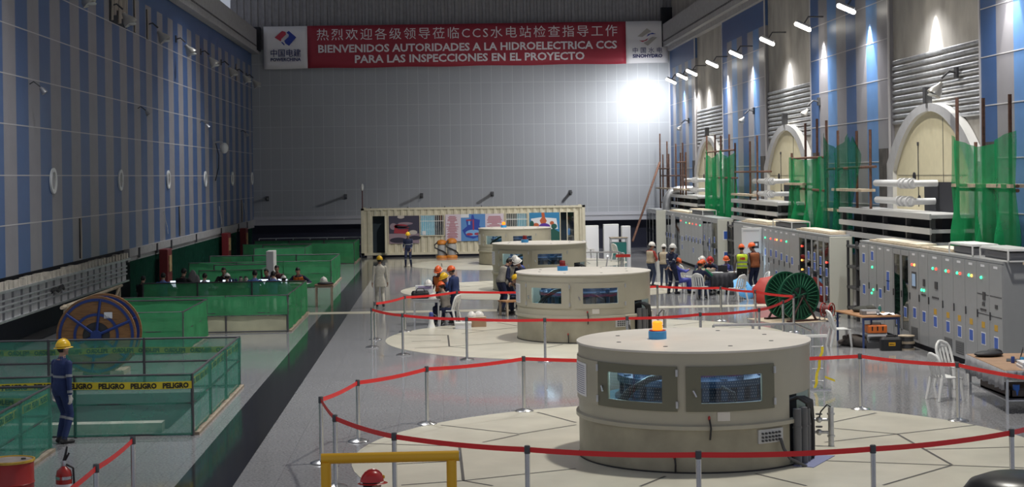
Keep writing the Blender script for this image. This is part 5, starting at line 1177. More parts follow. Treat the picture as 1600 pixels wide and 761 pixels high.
# table with the black bag (left of the second enclosure)
table('folding_table', 'grey steel table with a black bag left of the second enclosure', (-.46, 46.9, 0), 0, .8, .7, .78, mat('grey_table_top', (.25, .25, .26), .5), M_galv)
t = thing('travel_bag', 'black bag with papers on the steel table', 'bag', (-.62, 47.0, .78)); mb = MB(); mb.rbox(-.28, .24, -.18, .18, 0, .22, .06); obj('body', mb, M_black, t)
mb = MB(); mb.tube([(-.15, -.19, .2), (-.1, -.2, .3), (.08, -.2, .3), (.12, -.19, .2)], .014, 6); obj('handle', mb, M_black, t)
t = thing('printed_box', 'white box with purple print behind the black bag', 'box', (-.5, 47.2, .78)); mb = MB(); mb.box(-.28, .24, -.02, .16, .0, .36); obj('carton', mb, M_paper, t); mb = MB()
for z in (.27, .31): mb.box(-.2, .2, -.024, -.02, z, z + .02)
obj('print', mb, mat('purple_print', (.2, .1, .4), .6), t)
HELM = {}
def hardhat_mesh(M=None, c=(0, 0, 0), s=1.):
    mb = MB(); M = M or Matrix.Identity(4)
    mb.ell(c, (.122 * s, .150 * s, .135 * s), 20, 12, M=M, keep=lambda p: p.z > -.012)
    rows = []
    for j in range(3):
        k = 1 + .11 * j; rows.append([M @ Vector((.122 * s * k * math.cos(a), .150 * s * k * math.sin(a) * (1.12 if math.sin(a) > .3 and j else 1), -.012 - .006 * j)) + Vector(c) for a in [2 * PI * i / 24 for i in range(25)]])
    mb.grid(rows)
    mb.tube([M @ Vector((0, .145 * s * math.cos(a), .14 * s * math.sin(a))) + Vector(c) for a in [.25 + k * (PI - .5) / 8 for k in range(9)]], .014 * s, 6)
    return mb
M_hat = {'white': mat('white_helmet', (.80, .78, .74), .35), 'yellow': mat('yellow_helmet', (.85, .52, .02), .35), 'orange': mat('orange_helmet', (.80, .13, .03), .35), 'red': mat('red_helmet', (.50, .02, .02), .3), 'blue': mat('blue_helmet', (.03, .08, .55), .35)}
def loose_hat(label, col, loc, rz=0.): return item('hard_hat', label, 'helmet', hardhat_mesh(), M_hat[col], (loc[0], loc[1], loc[2] + .03), rz, 'loose hard hats', True)
loose_hat('white hard hat on the near edge of the steel table with the bag', 'white', (-.27, 46.75, .78)); loose_hat('white hard hat on top of the printed white box', 'white', (-.4, 47.3, 1.14))
t = thing('carton', 'brown cardboard carton on the floor with white helmets on top', 'box', (.98, 46.2, 0)); mb = MB(); mb.rbox(-.28, .28, -.24, .24, 0, .28, .01); obj('body', mb, mat('cardboard', (.36, .24, .15), .8), t); mb = MB(); mb.box(-.28, .28, -.03, .03, .281, .284); obj('tape', mb, M_board, t)
t = thing('white_box', 'white box on the floor left of the cardboard carton', 'box', (.62, 45.7, 0)); mb = MB(); mb.rbox(-.26, .2, -.2, .2, 0, .17, .01); obj('body', mb, M_paper, t); mb = MB(); mb.box(-.27, .21, -.21, .21, .14, .175); obj('lid', mb, M_white, t)
loose_hat('white hard hat on the cardboard carton, left', 'white', (.84, 46.15, .28)); loose_hat('white hard hat on the cardboard carton, right', 'white', (1.06, 46.25, .28), .8)
t = thing('megaphone', 'white and blue megaphone standing on the floor by the steel table', 'megaphone', (-.32, 46.1, 0)); mb = MB(); mb.lathe([(.12, 0), (.11, .03), (.075, .14), (.06, .3)], n=20); obj('horn', mb, M_white, t, True); mb = MB(); mb.lathe([(.065, .3), (.065, .42), (.03, .45)], n=16); obj('body', mb, mat('megaphone_blue', (.06, .08, .3), .4), t, True); mb = MB(); mb.tube([(.06, 0, .38), (.14, 0, .34), (.14, 0, .24)], .018, 6); obj('grip', mb, M_dgrey, t)
# group bench by second enclosure
t = thing('bench', 'low brown wooden bench left of the second enclosure', 'bench', (2.25, 49.8, 0), D(25))
for k in range(3): mb = MB(); mb.box(-.45, .45, -.3 + k * .2, -.13 + k * .2, .42, .46); obj('plank', mb, M_wood, t)
for a in (-.38, .38):
    for b in (-.24, .24): mb = MB(); mb.box(a - .03, a + .03, b - .03, b + .03, 0, .42); obj('leg', mb, M_board, t)
# group table on the right
T3 = table('work_table', 'table under a dark cloth with papers among the seated group on the right', (9.95, 57.0, 0), 0, 1.5, 1.3, .76, M_dgrey, M_dgrey)
mb = MB(); rows = [[(lerp(-.8, .8, i / 40), -.68 - .02 * math.sin(i * 1.4) * j, .76 - .17 * j) for i in range(41)] for j in range(4)]; mb.grid(rows); rows = [[(-.78 - .02 * math.sin(i * 1.4) * j, lerp(-.68, .68, i / 40), .76 - .17 * j) for i in range(41)] for j in range(4)]; mb.grid(rows); obj('cloth', mb, mat('dark_grey_cloth', (.06, .06, .07), .9), T3, True, solid=.006)
laptop('small dark laptop in front of the man facing the camera in the right group', (10.15, 57.3, .76), D(160), M_dgrey)
for i, (x, y, l) in enumerate([(9.8, 56.6, 'sheaf of white papers on the near side of the dark cloth'), (10.45, 56.7, 'white papers at the right end of the dark cloth'), (9.6, 57.4, 'tan box file on the dark cloth')]):
    mb = MB(); mb.box(-.2, .2, -.14, .14, 0, .03 + .07 * (i == 2)); item('papers' if i < 2 else 'box_file', l, 'papers' if i < 2 else 'box file', mb, M_paper if i < 2 else M_board, (x, y, .765), .2 * i)
# stool and desks on the left
t = table('small_table', 'small wooden stool table with a white helmet right of the laptop desks', (-4.0, 54.6, 0), 0, .62, .6, .74, mat('brown_stool_top', (.24, .13, .08), .5), M_board)
loose_hat('white hard hat on the small wooden stool table', 'white', (-4.02, 54.75, .82)); mb = MB(); mb.ell((0, 0, .04), (.28, .2, .06)); item('black_cloth', 'black folded cloth on the small wooden stool table', 'cloth', mb, M_black, (-3.95, 54.55, .73), smooth=True)
for i, x in enumerate((-9.3, -7.5, -5.7)): table('desk', 'long grey desk behind the green fence, ' + ['left', 'middle', 'right'][i] + ' of three', (x, 54.1, 0), 0, 1.75, .75, .74, mat('grey_desk_top', (.3, .3, .3), .5), M_dgrey, grp='desks behind the green fence')
for i, (x, l) in enumerate([(-8.95, 'lit laptop in front of the leftmost seated man in blue'), (-7.95, 'large lit laptop left of the man in black'), (-7.2, 'lit laptop behind the white helmet'), (-6.0, 'lit laptop before the man in mid blue'), (-5.35, 'lit laptop before the right-hand man in blue')]):
    laptop(l, (x, 54.0, .74), D(0), M_scr, grp='lit laptops on the desks')
for i, (x, l) in enumerate([(-6.72, 'beige thermos on the desk, left of two'), (-6.55, 'beige thermos on the desk, right of two')]):
    t = thing('thermos', l, 'thermos', (x, 53.9, .74), 0, 'beige thermoses on the desk'); mb = MB(); mb.lathe([(.07, 0), (.075, .02), (.075, .27), (.05, .31)], n=18); obj('body', mb, mat('beige_steel', (.42, .38, .32), .4), t, True); mb = MB(); mb.lathe([(.05, .31), (.05, .36)], n=14); obj('cap', mb, M_dgrey, t)
t = thing('bottle_crate', 'dark blue bottles standing in a crate on the desk beside the thermoses', 'crate', (-6.98, 53.9, .74))
mb = MB(); mb.box(-.16, .16, -.12, .12, 0, .1); obj('crate', mb, M_dgrey, t)
for k in range(3): mb = MB(); mb.lathe([(.045, .02), (.045, .24), (.02, .3)], (-.1 + k * .1, 0, 0), 12); obj('bottle', mb, mat('dark_blue_bottle', (.03, .05, .16), .3), t, True)
mb = MB(); mb.grid([[(lerp(-.4, .35, i / 8), lerp(-.25, .25, j / 5), .02 + .03 * math.sin(i * .8) * (i / 8)) for i in range(9)] for j in range(6)]); item('drawing_sheet', 'large white drawing sheet hanging off the right end of the desks', 'paper', mb, M_paper, (-4.75, 54.2, .80), -.1)
mb = MB(); mb.ell((0, 0, 0), (.16, .05, .45)); mb.ell((.12, 0, -.1), (.14, .05, .4)); item('hung_coat', 'grey coat hanging over a chair back by the left desks', 'coat', mb, mat('grey_coat', (.26, .24, .24), .9), (-8.25, 53.5, .92), smooth=True)
# far right corner furniture
for i, (x, y, w, h, l) in enumerate([(8.35, 88.6, .75, 1.5, 'white board leaning by the dark far wall, left'), (9.45, 88.9, .85, 1.55, 'white cabinet by the dark far wall, middle'), (10.25, 88.6, .5, 1.45, 'white cabinet by the dark far wall, right')]):
    t = thing('white_cabinet', l, 'cabinet', (x, y, 0), 0, 'white cabinets by the far wall'); mb = MB(); mb.rbox(-w / 2, w / 2, -.2, .2, .0, h, .02); obj('body', mb, M_white, t); mb = MB(); mb.box(-w / 2 + .04, w / 2 - .04, -.21, -.2, .1, h - .08); obj('door', mb, M_paper, t)
table('small_table', 'small pale table before the far white cabinets', (9.5, 85.5, 0), 0, .95, .8, .95, M_board, M_galv)
mb = MB(); mb.rbox(-.4, .4, -.25, .25, 0, .68, .02); item('green_bin', 'teal green box under the far pale table', 'box', mb, mat('teal_plastic', (.03, .22, .20), .5), (9.5, 85.5, 0))
mb = MB(); mb.tube([(0, 0, 0), (.35, 0, .55), (.75, 0, .8), (1.3, 0, .75)], .06, 10); item('curved_hose', 'pale curved hose by the dark far wall, right of the container', 'hose', mb, M_galv, (8.3, 90.5, .0), PI, smooth=True)
# stair railings
def stair_rail(label, ox, oy):
    t = thing('stair_railing', label, 'railing', (ox, oy, 0), 0, 'steel stair railings behind enclosures')
    C_ = [(-1.75, 2.5), (0, 2.5), (.0, .85)]
    for (a, b) in zip(C_[:-1], C_[1:]):
        for z in (1.08, .75, .45, .12): mb = MB(); mb.tube([(*a, z), (*b, z)], .03 if z > 1 else .016, 8); obj('rail', mb, M_steel, t, True)
    for p in C_ + [(-.9, 2.5), (0, 1.7)]: mb = MB(); mb.tube([(*p, 0), (*p, 1.08)], .028, 8); obj('post', mb, M_steel, t, True)
    for dx in (0, -.62):
        mb = MB(); mb.tube([(dx, .85, 1.0), (dx, 2.3, -.0)], .03, 8); obj('stair_handrail', mb, M_steel, t, True)
    return t
stair_rail('steel stair railing behind and right of the nearest enclosure', 7.54, 31.5); sr = stair_rail('steel stair railing right of the third enclosure with a red tag', 7.4, 64.2); mb = MB(); mb.box(-.3, .3, .81, .83, .94, 1.06); obj('red_tag', mb, M_red, sr)

t = thing('guard_ladder', 'low steel ladder-like guard frame with yellow tape right of the nearest enclosure', 'guard rail', (7.42, 31.45, 0))
for x in (-.13, .13): mb = MB(); mb.tube([(x, 0, 0), (x, 0, 1.06)], .022, 8); obj('post', mb, M_steel, t, True)
mb = MB(); mb.box(-.32, .2, -.04, .04, 1.05, 1.1); obj('top_rail', mb, M_white, t)
for z in (.18, .42, .64, .86): mb = MB(); mb.tube([(-.13, 0, z), (.13, 0, z)], .016, 8); obj('rung', mb, M_steel, t, True)
mb = MB(); mb.box(-.2, .26, -.05, .05, 0, .025); obj('foot', mb, M_steel, t)
mb = MB(); mb.grid([[(lerp(.07, -.09, j / 8) + dx + .015 * math.sin(j * 2), -.03 - .01 * math.sin(j), lerp(.86, .05, j / 8)) for dx in (0, .055)] for j in range(9)]); mb.grid([[(.14 + .2 * i / 4, -.03, .24 - .02 * i + dz) for i in range(5)] for dz in (0, .045)]); obj('warning_tape', mb, M_tape, t)
# foreground things
t = thing('goal_frame', 'yellow painted pipe frame rising from the bottom edge', 'pipe frame', (-.55, 16, 0)); r = .052
mb = MB(); mb.tube([(-.68, 0, 1.555), (.70, 0, 1.555)], r, 16); obj('top_bar', mb, M_yel, t, True)
for x in (-.63, .62): mb = MB(); mb.tube([(x, 0, 0), (x, 0, 1.52)], r, 16); obj('leg', mb, M_yel, t, True)
for x in (-.68, .70): mb = MB(); mb.tube([(x - .004, 0, 1.555), (x + .004, 0, 1.555)], r * 1.03, 16); obj('end_cap', mb, M_galv, t)
t = thing('oil_drum', 'red steel drum with a yellow rim in the lower left corner', 'drum', (-5.43, 20.3, 0)); mb = MB()
mb.lathe([(.29, 0), (.285, .02), (.285, .27), (.297, .285), (.285, .30), (.285, .58), (.297, .595), (.285, .61), (.285, .86)], n=40); obj('body', mb, M_red, t, True)
mb = MB(); mb.lathe([(.284, .855), (.30, .86), (.30, .885), (.28, .89), (.275, .872), (.01, .87)], n=40); obj('rim', mb, mat('worn_yellow_rim', (.62, .38, .05), .5, noise=.3, nscale=12), t, True)
mb = MB(); mb.lathe([(.272, .873), (.01, .874)], n=40); obj('lid', mb, mat('rusty_lid', (.35, .30, .27), .7, noise=.3), t); mb = MB(); mb.lathe([(.03, .874), (.03, .89)], (.15, .05, 0), 12); obj('bung', mb, M_dgrey, t)
t = thing('fire_extinguisher', 'red fire extinguisher on the floor at the lower left', 'fire extinguisher', (-4.98, 21.2, 0)); mb = MB()
mb.lathe([(.10, 0), (.105, .03), (.105, .50), (.09, .57), (.045, .61), (.03, .63)], n=28); obj('cylinder', mb, M_red, t, True)
mb = MB(); mb.lathe([(.107, .18), (.107, .40)], n=28, cap=False); obj('paper_label', mb, M_paper, t, True); mb = MB(); mb.lathe([(.107, .46), (.107, .50)], n=28, cap=False); obj('silver_band', mb, M_steel, t, True)
mb = MB(); mb.lathe([(.03, .62), (.035, .66), (.025, .70)], n=14); obj('valve', mb, M_galv, t, True); mb = MB(); mb.tube([(0, 0, .69), (.02, 0, .76), (.04, .02, .88)], [.02, .018, .012], 8); mb.tube([(0, 0, .68), (.03, 0, .72), (.07, 0, .80)], .012, 6); obj('handle', mb, M_black, t, True)
mb = MB(); mb.tube([(.03, 0, .65), (.12, 0, .6), (.13, 0, .4), (.12, 0, .15)], .014, 8); obj('hose', mb, M_black, t, True)
t = thing('black_cover', 'black rounded cover looming at the bottom right corner', 'cover', (5.32, 14.5, 0)); mb = MB()
mb.lathe([(.56, 0), (.58, .9), (.58, 1.24), (.555, 1.36), (.48, 1.46), (.34, 1.515), (.12, 1.53), (.01, 1.531)], n=40); obj('shell', mb, mat('glossy_black', (.012, .012, .013), .3), t, True); mb = MB(); mb.lathe([(.585, 1.19), (.60, 1.21), (.60, 1.24), (.585, 1.25)], n=40, cap=False); obj('rim', mb, M_black, t, True)
# ---------------------------------------------------------------- people
def ik(a, b, l1, l2, pole):
    a, b, pole = Vector(a), Vector(b), Vector(pole); d = b - a; L = d.length
    if L > (l1 + l2) * .999: b = a + d * ((l1 + l2) * .999 / L); d = b - a; L = d.length
    u = d / L; x = (l1 * l1 - l2 * l2 + L * L) / (2 * L); h = math.sqrt(max(0, l1 * l1 - x * x))
    q = pole - u * pole.dot(u); q = q.normalized() if q.length > 1e-6 else Vector((0, 1, 0))
    return a + u * x + q * h, b
class Body:
    def __init__(s): s.mb = MB(); s.lab = []
    def done(s, lab): s.lab += [lab] * (len(s.mb.v) - len(s.lab))
    def cap(s, pts, rs, lab, n=12):
        """closed tapered tube with rounded ends"""
        P = [Vector(p) for p in pts]; d0 = (P[0] - P[1]).normalized(); d1 = (P[-1] - P[-2]).normalized(); Q = []; R = []
        for k in (.98, .75, .4): Q.append(P[0] + d0 * rs[0] * math.sin(k * PI / 2)); R.append(rs[0] * max(.12, math.cos(k * PI / 2)))
        for i in range(len(P) - 1):
            m = 6
            for j in range(m): Q.append(P[i].lerp(P[i + 1], j / m)); R.append(lerp(rs[i], rs[i + 1], j / m))
        Q.append(P[-1]); R.append(rs[-1])
        for k in (.4, .75, .98): Q.append(P[-1] + d1 * rs[-1] * math.sin(k * PI / 2)); R.append(rs[-1] * max(.12, math.cos(k * PI / 2)))
        s.mb.tube(Q, R, n); s.done(lab)
    def loft(s, st, lab_fn, n=20, cap=True):
        base = len(s.mb.v)
        for (c, a, b, X, Y) in st:
            for k in range(n):
                t = 2 * PI * k / n; ca, sa = math.cos(t), math.sin(t); e = .82
                s.mb.v.append(tuple(c + X * (a * math.copysign(abs(ca) ** e, ca)) + Y * (b * math.copysign(abs(sa) ** e, sa))))
        m = len(st); fs = [(base + i * n + k, base + i * n + (k + 1) % n, base + (i + 1) * n + (k + 1) % n, base + (i + 1) * n + k) for i in range(m - 1) for k in range(n)]
        if cap: fs += [tuple(base + k for k in range(n - 1, -1, -1)), tuple(base + (m - 1) * n + k for k in range(n))]
        s.mb.f += fs; s.mb.mi += [0] * len(fs)
        for i in range(m): s.lab += [lab_fn(i / (m - 1))] * n
NP = [0]
M_skin = {'tan': mat('tan_skin', (.42, .24, .16), .5), 'brown': mat('brown_skin', (.26, .14, .09), .5), 'light': mat('light_skin', (.52, .32, .23), .5)}
M_hair = mat('black_hair', (.012, .011, .010), .6); M_band = mat('silver_reflective_band', (.26, .27, .29), .5); M_boot = mat('dark_boots', (.02, .02, .022), .5)
def cl(n, r): return mat(n, r, .8, noise=.12, nscale=14)
CLO = dict(coverall=cl('blue_coverall_cloth', (.016, .032, .115)), navy=cl('navy_cloth', (.012, .018, .055)), cream=cl('cream_cloth', (.56, .53, .46)), mid=cl('mid_blue_cloth', (.08, .17, .48)), grey=cl('grey_cloth_vest', (.34, .32, .28)), beige=cl('beige_vest_cloth', (.46, .39, .29)),
           red=cl('brick_red_cloth', (.34, .045, .035)), orange=cl('orange_vest_cloth', (.62, .16, .03)), neon=cl('neon_yellow_vest', (.62, .80, .04)), rust=cl('rust_vest_cloth', (.30, .09, .03)), purple=cl('violet_blue_cloth', (.11, .13, .52)), denim=cl('dark_denim', (.03, .045, .10)), maroon=cl('dark_maroon_cloth', (.08, .025, .03)),
           black=cl('black_cloth_wear', (.015, .015, .018)), green=cl('green_sleeve_cloth', (.02, .20, .10)), lilac=cl('pale_blue_cloth', (.28, .32, .48)), brown=cl('grey_brown_cloth', (.16, .14, .12)))
GLV = mat('grey_work_glove', (.52, .50, .48), .8)
STAND = dict(hip=(0, 0, .93), lean=3, la=(-.25, .03, .78), ra=(.25, .03, .78), lp=(-.3, -1, 0), rp=(.3, -1, 0), lf=(-.11, 0, .09), rf=(.11, 0, .09), kp=(0, 1, 0), head=(0, -4))
def pose(base=STAND, **k): d = dict(base); d.update(k); return d
SIT = dict(hip=(0, -.05, .50), lean=8, la=(-.16, .42, .80), ra=(.16, .42, .80), lp=(-1, -.3, -.6), rp=(1, -.3, -.6), lf=(-.13, .38, .09), rf=(.13, .38, .09), kp=(0, .4, 1), head=(0, 14))

def person(label, x, y, rz, P, H=1.70, top='coverall', bottom=None, sleeve=None, hat=None, vest=None, bands=False, glove=False, skin='tan', long=False, vox=.0115, z=0., back_text=None, grp=None, vest_bands=False):
    NP[0] += 1; root = thing('person', label, 'person', (x, y, z), D(rz), grp); k = H / 1.74; B = Body()
    Hc = Vector(P['hip']); th = D(P['lean']); bend = D(P.get('bend', 0)); tw = D(P.get('twist', 0)); X = Vector((math.cos(tw), math.sin(tw), 0))
    roll = P.get('side', 0.)
    def spine(s):
        a = th * min(1, max(0, s / .2)) + bend * max(0, s - .15) / .35
        a0 = (th + bend * .5) if s > 0 else 0
        d = Vector((roll * s * 1.2, math.sin(a0), math.cos(a0))) ; c = Hc + d.normalized() * s; Yv = Vector((0, math.cos(a0), -math.sin(a0))); return c, Yv
    prof = [(-.11, .105, .085), (-.06, .150, .108), (0, .172, .120), (.06, .168, .122), (.14, .150, .108), (.22, .150, .105), (.30, .168, .114), (.38, .182, .116), (.44, .180, .108), (.49, .135, .088), (.535, .068, .062), (.56, .058, .058)]
    if long: prof[0] = (-.22, .200, .140); prof[1] = (-.10, .192, .138); prof[2] = (0, .185, .13)
    st = []
    for s, a, b in prof:
        c, Yv = spine(s); XX = X if s > .1 else X.lerp(Vector((1, 0, 0)), 1 - max(0, s) / .1)
        st.append((c, a, b, XX.normalized(), Yv))
    n0 = len(prof)
    B.loft(st, lambda t: 'top' if prof[min(n0 - 1, int(round(t * (n0 - 1))))][0] >= (-.23 if long else .02) else 'bottom')
    # neck and head
    cn, Yn = spine(.53); yaw, pit = D(P['head'][0]), D(P['head'][1]); a0 = th + bend * .5
    up = Vector((0, math.sin(a0), math.cos(a0))); cN2 = cn + up * .03 + Vector((0, .012, .012))
    Rh = Matrix.Rotation(yaw, 4, 'Z') @ Matrix.Rotation(-pit - a0 * .35, 4, 'X')
    hc = cN2 + Rh @ Vector((0, .02, .118))
    B.cap([cn - up * .03, cN2 + (hc - cN2) * .35], [.060, .054], 'skin')
    def he(c, r, lab, nu=18, nv=12): B.mb.ell(hc + Rh @ Vector(c), r, nu, nv, M=Rh.to_3x3().to_4x4()); B.done(lab)
    he((0, -.008, .022), (.076, .094, .096), 'skin'); he((0, .022, -.045), (.058, .066, .066), 'skin'); he((0, .095, -.012), (.015, .021, .024), 'skin', 10, 8)
    he((0, .072, .014), (.058, .024, .013), 'skin', 12, 8)
    for s in (-1, 1): he((s * .077, -.008, -.012), (.012, .022, .032), 'skin', 10, 8); he((s * .030, .080, .0), (.013, .009, .008), 'eye', 8, 6)
    he((0, .084, -.058), (.024, .009, .007), 'lip', 10, 6); he((0, .07, -.092), (.024, .024, .018), 'skin', 10, 8)
    # arms and hands
    cs, Ys = spine(.445)
    XS = X + Vector((0, 0, 0))
    arms = {}
    for s, key, pk in ((-1, 'la', 'lp'), (1, 'ra', 'rp')):
        sh = cs + XS * (s * .185); w = Vector(P[key]); el, w = ik(sh, w, .295, .255, P[pk]); arms[s] = (sh, el, w)
        sl = 'sleeve' if sleeve else 'top'
        B.cap([sh, sh.lerp(el, .5), el], [.064, .054, .046], sl); B.cap([el, el.lerp(w, .4), w], [.047, .043, .033], sl)
        d = (w - el).normalized(); hd = P.get('hd', {}).get(key); hd = Vector(hd).normalized() if hd else d
        side = XS * -s; inw = (side - hd * side.dot(hd)).normalized(); nrm = hd.cross(inw).normalized()   # inw: towards body (palm faces it), nrm: thumb/pinky axis
        if nrm.y < 0 and abs(hd.z) > .5: nrm = -nrm
        elif abs(hd.z) <= .5 and False: pass
        pc = w + hd * .05; hl = 'glove' if glove else 'skin'
        Mp = Matrix((( nrm.x, inw.x, hd.x, 0), (nrm.y, inw.y, hd.y, 0), (nrm.z, inw.z, hd.z, 0), (0, 0, 0, 1)))
        B.mb.ell(pc, (.041, .017, .054), 14, 10, M=Mp); B.done(hl); B.cap([w - hd * .02, w + hd * .03], [.027, .028], hl)
        for q, (o, ln) in enumerate(((.030, .070), (.010, .080), (-.011, .075), (-.031, .060))):
            f0 = w + hd * .085 + nrm * o; f1 = f0 + (hd * .85 + inw * .35).normalized() * ln * .55; f2 = f1 + (hd * .45 + inw * .85).normalized() * ln * .5
            B.cap([f0, f1, f2], [.0098, .0092, .0082], hl, 8)
        t0 = w + hd * .03 + nrm * .034; t1 = t0 + (nrm * .7 + hd * .6 + inw * .3).normalized() * .035; t2 = t1 + (hd * .85 + inw * .4).normalized() * .032
        B.cap([t0, t1, t2], [.013, .011, .009], hl, 8)
    # legs
    legs = {}
    for s, key in ((-1, 'lf'), (1, 'rf')):
        hp = Hc + Vector((s * .092, 0, -.03)); an = Vector(P[key]); kn, an = ik(hp, an, .43, .42, P.get('kp' + key, P['kp'])); legs[s] = (hp, kn, an)
        B.cap([hp, hp.lerp(kn, .5), kn], [.098, .082, .064], 'bottom'); B.cap([kn, kn.lerp(an, .35), an + (kn - an).normalized() * .03], [.064, .062, .050], 'bottom')
        fd = Vector(P.get('fd' + key, (s * .25, 1, 0))).normalized(); B.cap([an, an - Vector((0, 0, .045)) - fd * .01], [.046, .044], 'shoe')
        B.cap([an - fd * .045 - Vector((0, 0, .05)), an + fd * .08 - Vector((0, 0, .055)), an + fd * .165 - Vector((0, 0, .062))], [.040, .040, .028], 'shoe')
    vs = [Vector(v) * k for v in B.mb.v]
    me = bpy.data.meshes.new('body'); me.from_pydata([tuple(v) for v in vs], [], B.mb.f)
    tmp = bpy.data.objects.new('tmp_body', me); COL.objects.link(tmp)
    rm = tmp.modifiers.new('r', 'REMESH'); rm.mode = 'VOXEL'; rm.voxel_size = vox; rm.use_smooth_shade = True
    sm = tmp.modifiers.new('s', 'SMOOTH'); sm.factor = .5; sm.iterations = 2
    dg = bpy.context.evaluated_depsgraph_get(); new = bpy.data.meshes.new_from_object(tmp.evaluated_get(dg)); bpy.data.objects.remove(tmp); bpy.data.meshes.remove(me)
    kd = kdtree.KDTree(len(vs)); [kd.insert(v, i) for i, v in enumerate(vs)]; kd.balance()
    labs = ['top', 'bottom', 'skin', 'shoe', 'glove', 'sleeve', 'eye', 'lip']
    mm = [CLO[top], CLO[bottom or top], M_skin[skin], M_boot, GLV, CLO[sleeve or top], M_ink, mat('lips', (.25, .10, .08), .5)]
    new.materials.clear(); [new.materials.append(m_) for m_ in mm]
    li = {l: i for i, l in enumerate(labs)}; idx = [li[B.lab[kd.find(p.center)[1]]] for p in new.polygons]
    new.polygons.foreach_set('material_index', idx); new.polygons.foreach_set('use_smooth', [True] * len(idx)); new.update(); new.name = 'body'
    bo = bpy.data.objects.new('body', new); COL.objects.link(bo); bo.parent = root
    Rk = Rh.to_3x3().to_4x4()
    sc_ = lambda mb: (setattr(mb, 'v', [tuple(Vector(v) * k) for v in mb.v]), mb)[1]
    mb = MB(); mb.ell(hc + Rh @ Vector((0, -.014, .028)), (.082, .098, .100), 20, 14, M=Rk, keep=lambda p: p.z > (.035 if p.y > .03 else (-.02 if p.y > -.02 else -.075))); obj('hair', sc_(mb), M_hair, root, True, solid=.006)
    if hat:
        mb = hardhat_mesh(Rk, hc + Rh @ Vector((0, -.005, .045)), .92); h = obj('hard_hat', sc_(mb), M_hat[hat], root, True)
        mb = MB(); mb.box(-.03, .03, .125, .145, .02, .05, M=Matrix.Translation(hc + Rh @ Vector((0, -.005, .05))) @ Rk); 
        if hat == 'red': obj('hat_badge', sc_(mb), M_yel, h)
    if vest:
        rows = []
        for s, a, b in prof:
            if s < -.04 or s > .50: continue
            c, Yv = spine(s); rows.append([tuple(c + X * ((a + .020) * math.copysign(abs(math.cos(t)) ** .82, math.cos(t))) + Yv * ((b + .022) * math.copysign(abs(math.sin(t)) ** .82, math.sin(t)))) for t in [2 * PI * i / 28 + PI / 2 + .0 for i in range(29)]])
        mb = MB(); mb.grid(rows); v = obj('vest', sc_(mb), CLO[vest], root, True, solid=.008)
        if vest_bands:
            mb = MB()
            for s in (.06, .19):
                rr = []
                for ds in (0, .045):
                    c, Yv = spine(s + ds); a = .168; b = .118
                    rr.append([tuple(c + X * ((a + .030) * math.copysign(abs(math.cos(t)) ** .82, math.cos(t))) + Yv * ((b + .032) * math.copysign(abs(math.sin(t)) ** .82, math.sin(t)))) for t in [2 * PI * i / 28 for i in range(29)]])
                mb.grid(rr)
            obj('reflective_band', sc_(mb), M_band, v, True)
        if back_text:
            vs_, fs_ = text_mb(back_text, .115, .008, .19); c, Yv = spine(.30); mb = MB(); q = [c + X * (-v_[0] * -1) - Yv * (.114 + .030) + Vector((0, 0, v_[2])) for v_ in vs_]; mb.add(q, fs_); obj('lettering', sc_(mb), mat('red_lettering', (.62, .05, .02), .6), v)
    if bands:
        for s in (-1, 1):
            sh, el, w = arms[s]; hp, kn, an = legs[s]
            for (A, Bq, t, r) in ((sh, el, .62, .058), (el, w, .62, .047), (kn, an, .12, .069)):
                u = (Bq - A); p = A + u * t; mb = MB(); mb.tube([p, p + u.normalized() * .045], r, 14, cap=False); obj('reflective_band', sc_(mb), M_band, root, True)
        for s in (.20,):
            rr = []
            for ds in (0, .04):
                c, Yv = spine(s + ds); rr.append([tuple(c + X * (.157 * math.copysign(abs(math.cos(t)) ** .82, math.cos(t))) + Yv * (.113 * math.copysign(abs(math.sin(t)) ** .82, math.sin(t)))) for t in [2 * PI * i / 28 for i in range(29)]])
            mb = MB(); mb.grid(rr); obj('reflective_band', sc_(mb), M_band, root, True)
    return root
# standing alone
person('man in blue coveralls and yellow helmet standing with his back turned by the left fence', -6.36, 26.95, -38, pose(ra=(.27, -.02, .77), la=(-.26, .05, .78), head=(-8, -2), lf=(-.10, .03, .09), rf=(.11, -.03, .09)), 1.68, 'coverall', hat='yellow', bands=True, glove=True, vox=.009)
person('man in a loose cream suit and yellow helmet walking away along the dark floor strip', -2.07, 53.7, 6, pose(lf=(-.10, .16, .10), rf=(.10, -.20, .12), la=(-.27, -.06, .80), ra=(.27, .10, .80), head=(0, 4)), 1.68, 'cream', 'cream', hat='yellow', long=True, vox=.009, skin='brown')
person('man in dark blue work clothes and yellow helmet facing us before the container', -1.6, 77.3, 172, pose(lf=(-.15, 0, .09), rf=(.13, .05, .09), la=(-.16, .18, .88), ra=(.2, .16, .92), head=(6, 6)), 1.66, 'navy', hat='yellow', bands=True)
# table with the black bag
person('man in blue shirt and orange helmet standing at the steel table seen from behind', .40, 47.4, 58, pose(la=(-.18, .32, .95), ra=(.22, .25, .92), head=(10, 14), lean=7), 1.66, 'coverall', 'navy', hat='orange', skin='brown')
person('man in orange vest and orange helmet standing behind the steel table', -.02, 48.2, 150, pose(la=(-.2, .35, .95), ra=(.2, .3, .95), lean=12, head=(10, 22)), 1.66, 'maroon', 'navy', vest='orange', hat='orange', skin='brown')
person('seated person in a grey-brown jacket and orange helmet at the steel table', .10, 46.75, 40, pose(SIT, lean=18), 1.68, 'brown', 'navy', hat='orange')
person('person in blue with a yellow helmet bending behind the seated one at the steel table', .42, 48.0, 120, pose(hip=(0, 0, .82), lean=38, la=(-.2, .5, .80), ra=(.2, .5, .80), lp=(-1, -.3, 0), rp=(1, -.3, 0), head=(0, 10)), 1.66, 'mid', 'navy', hat='yellow')
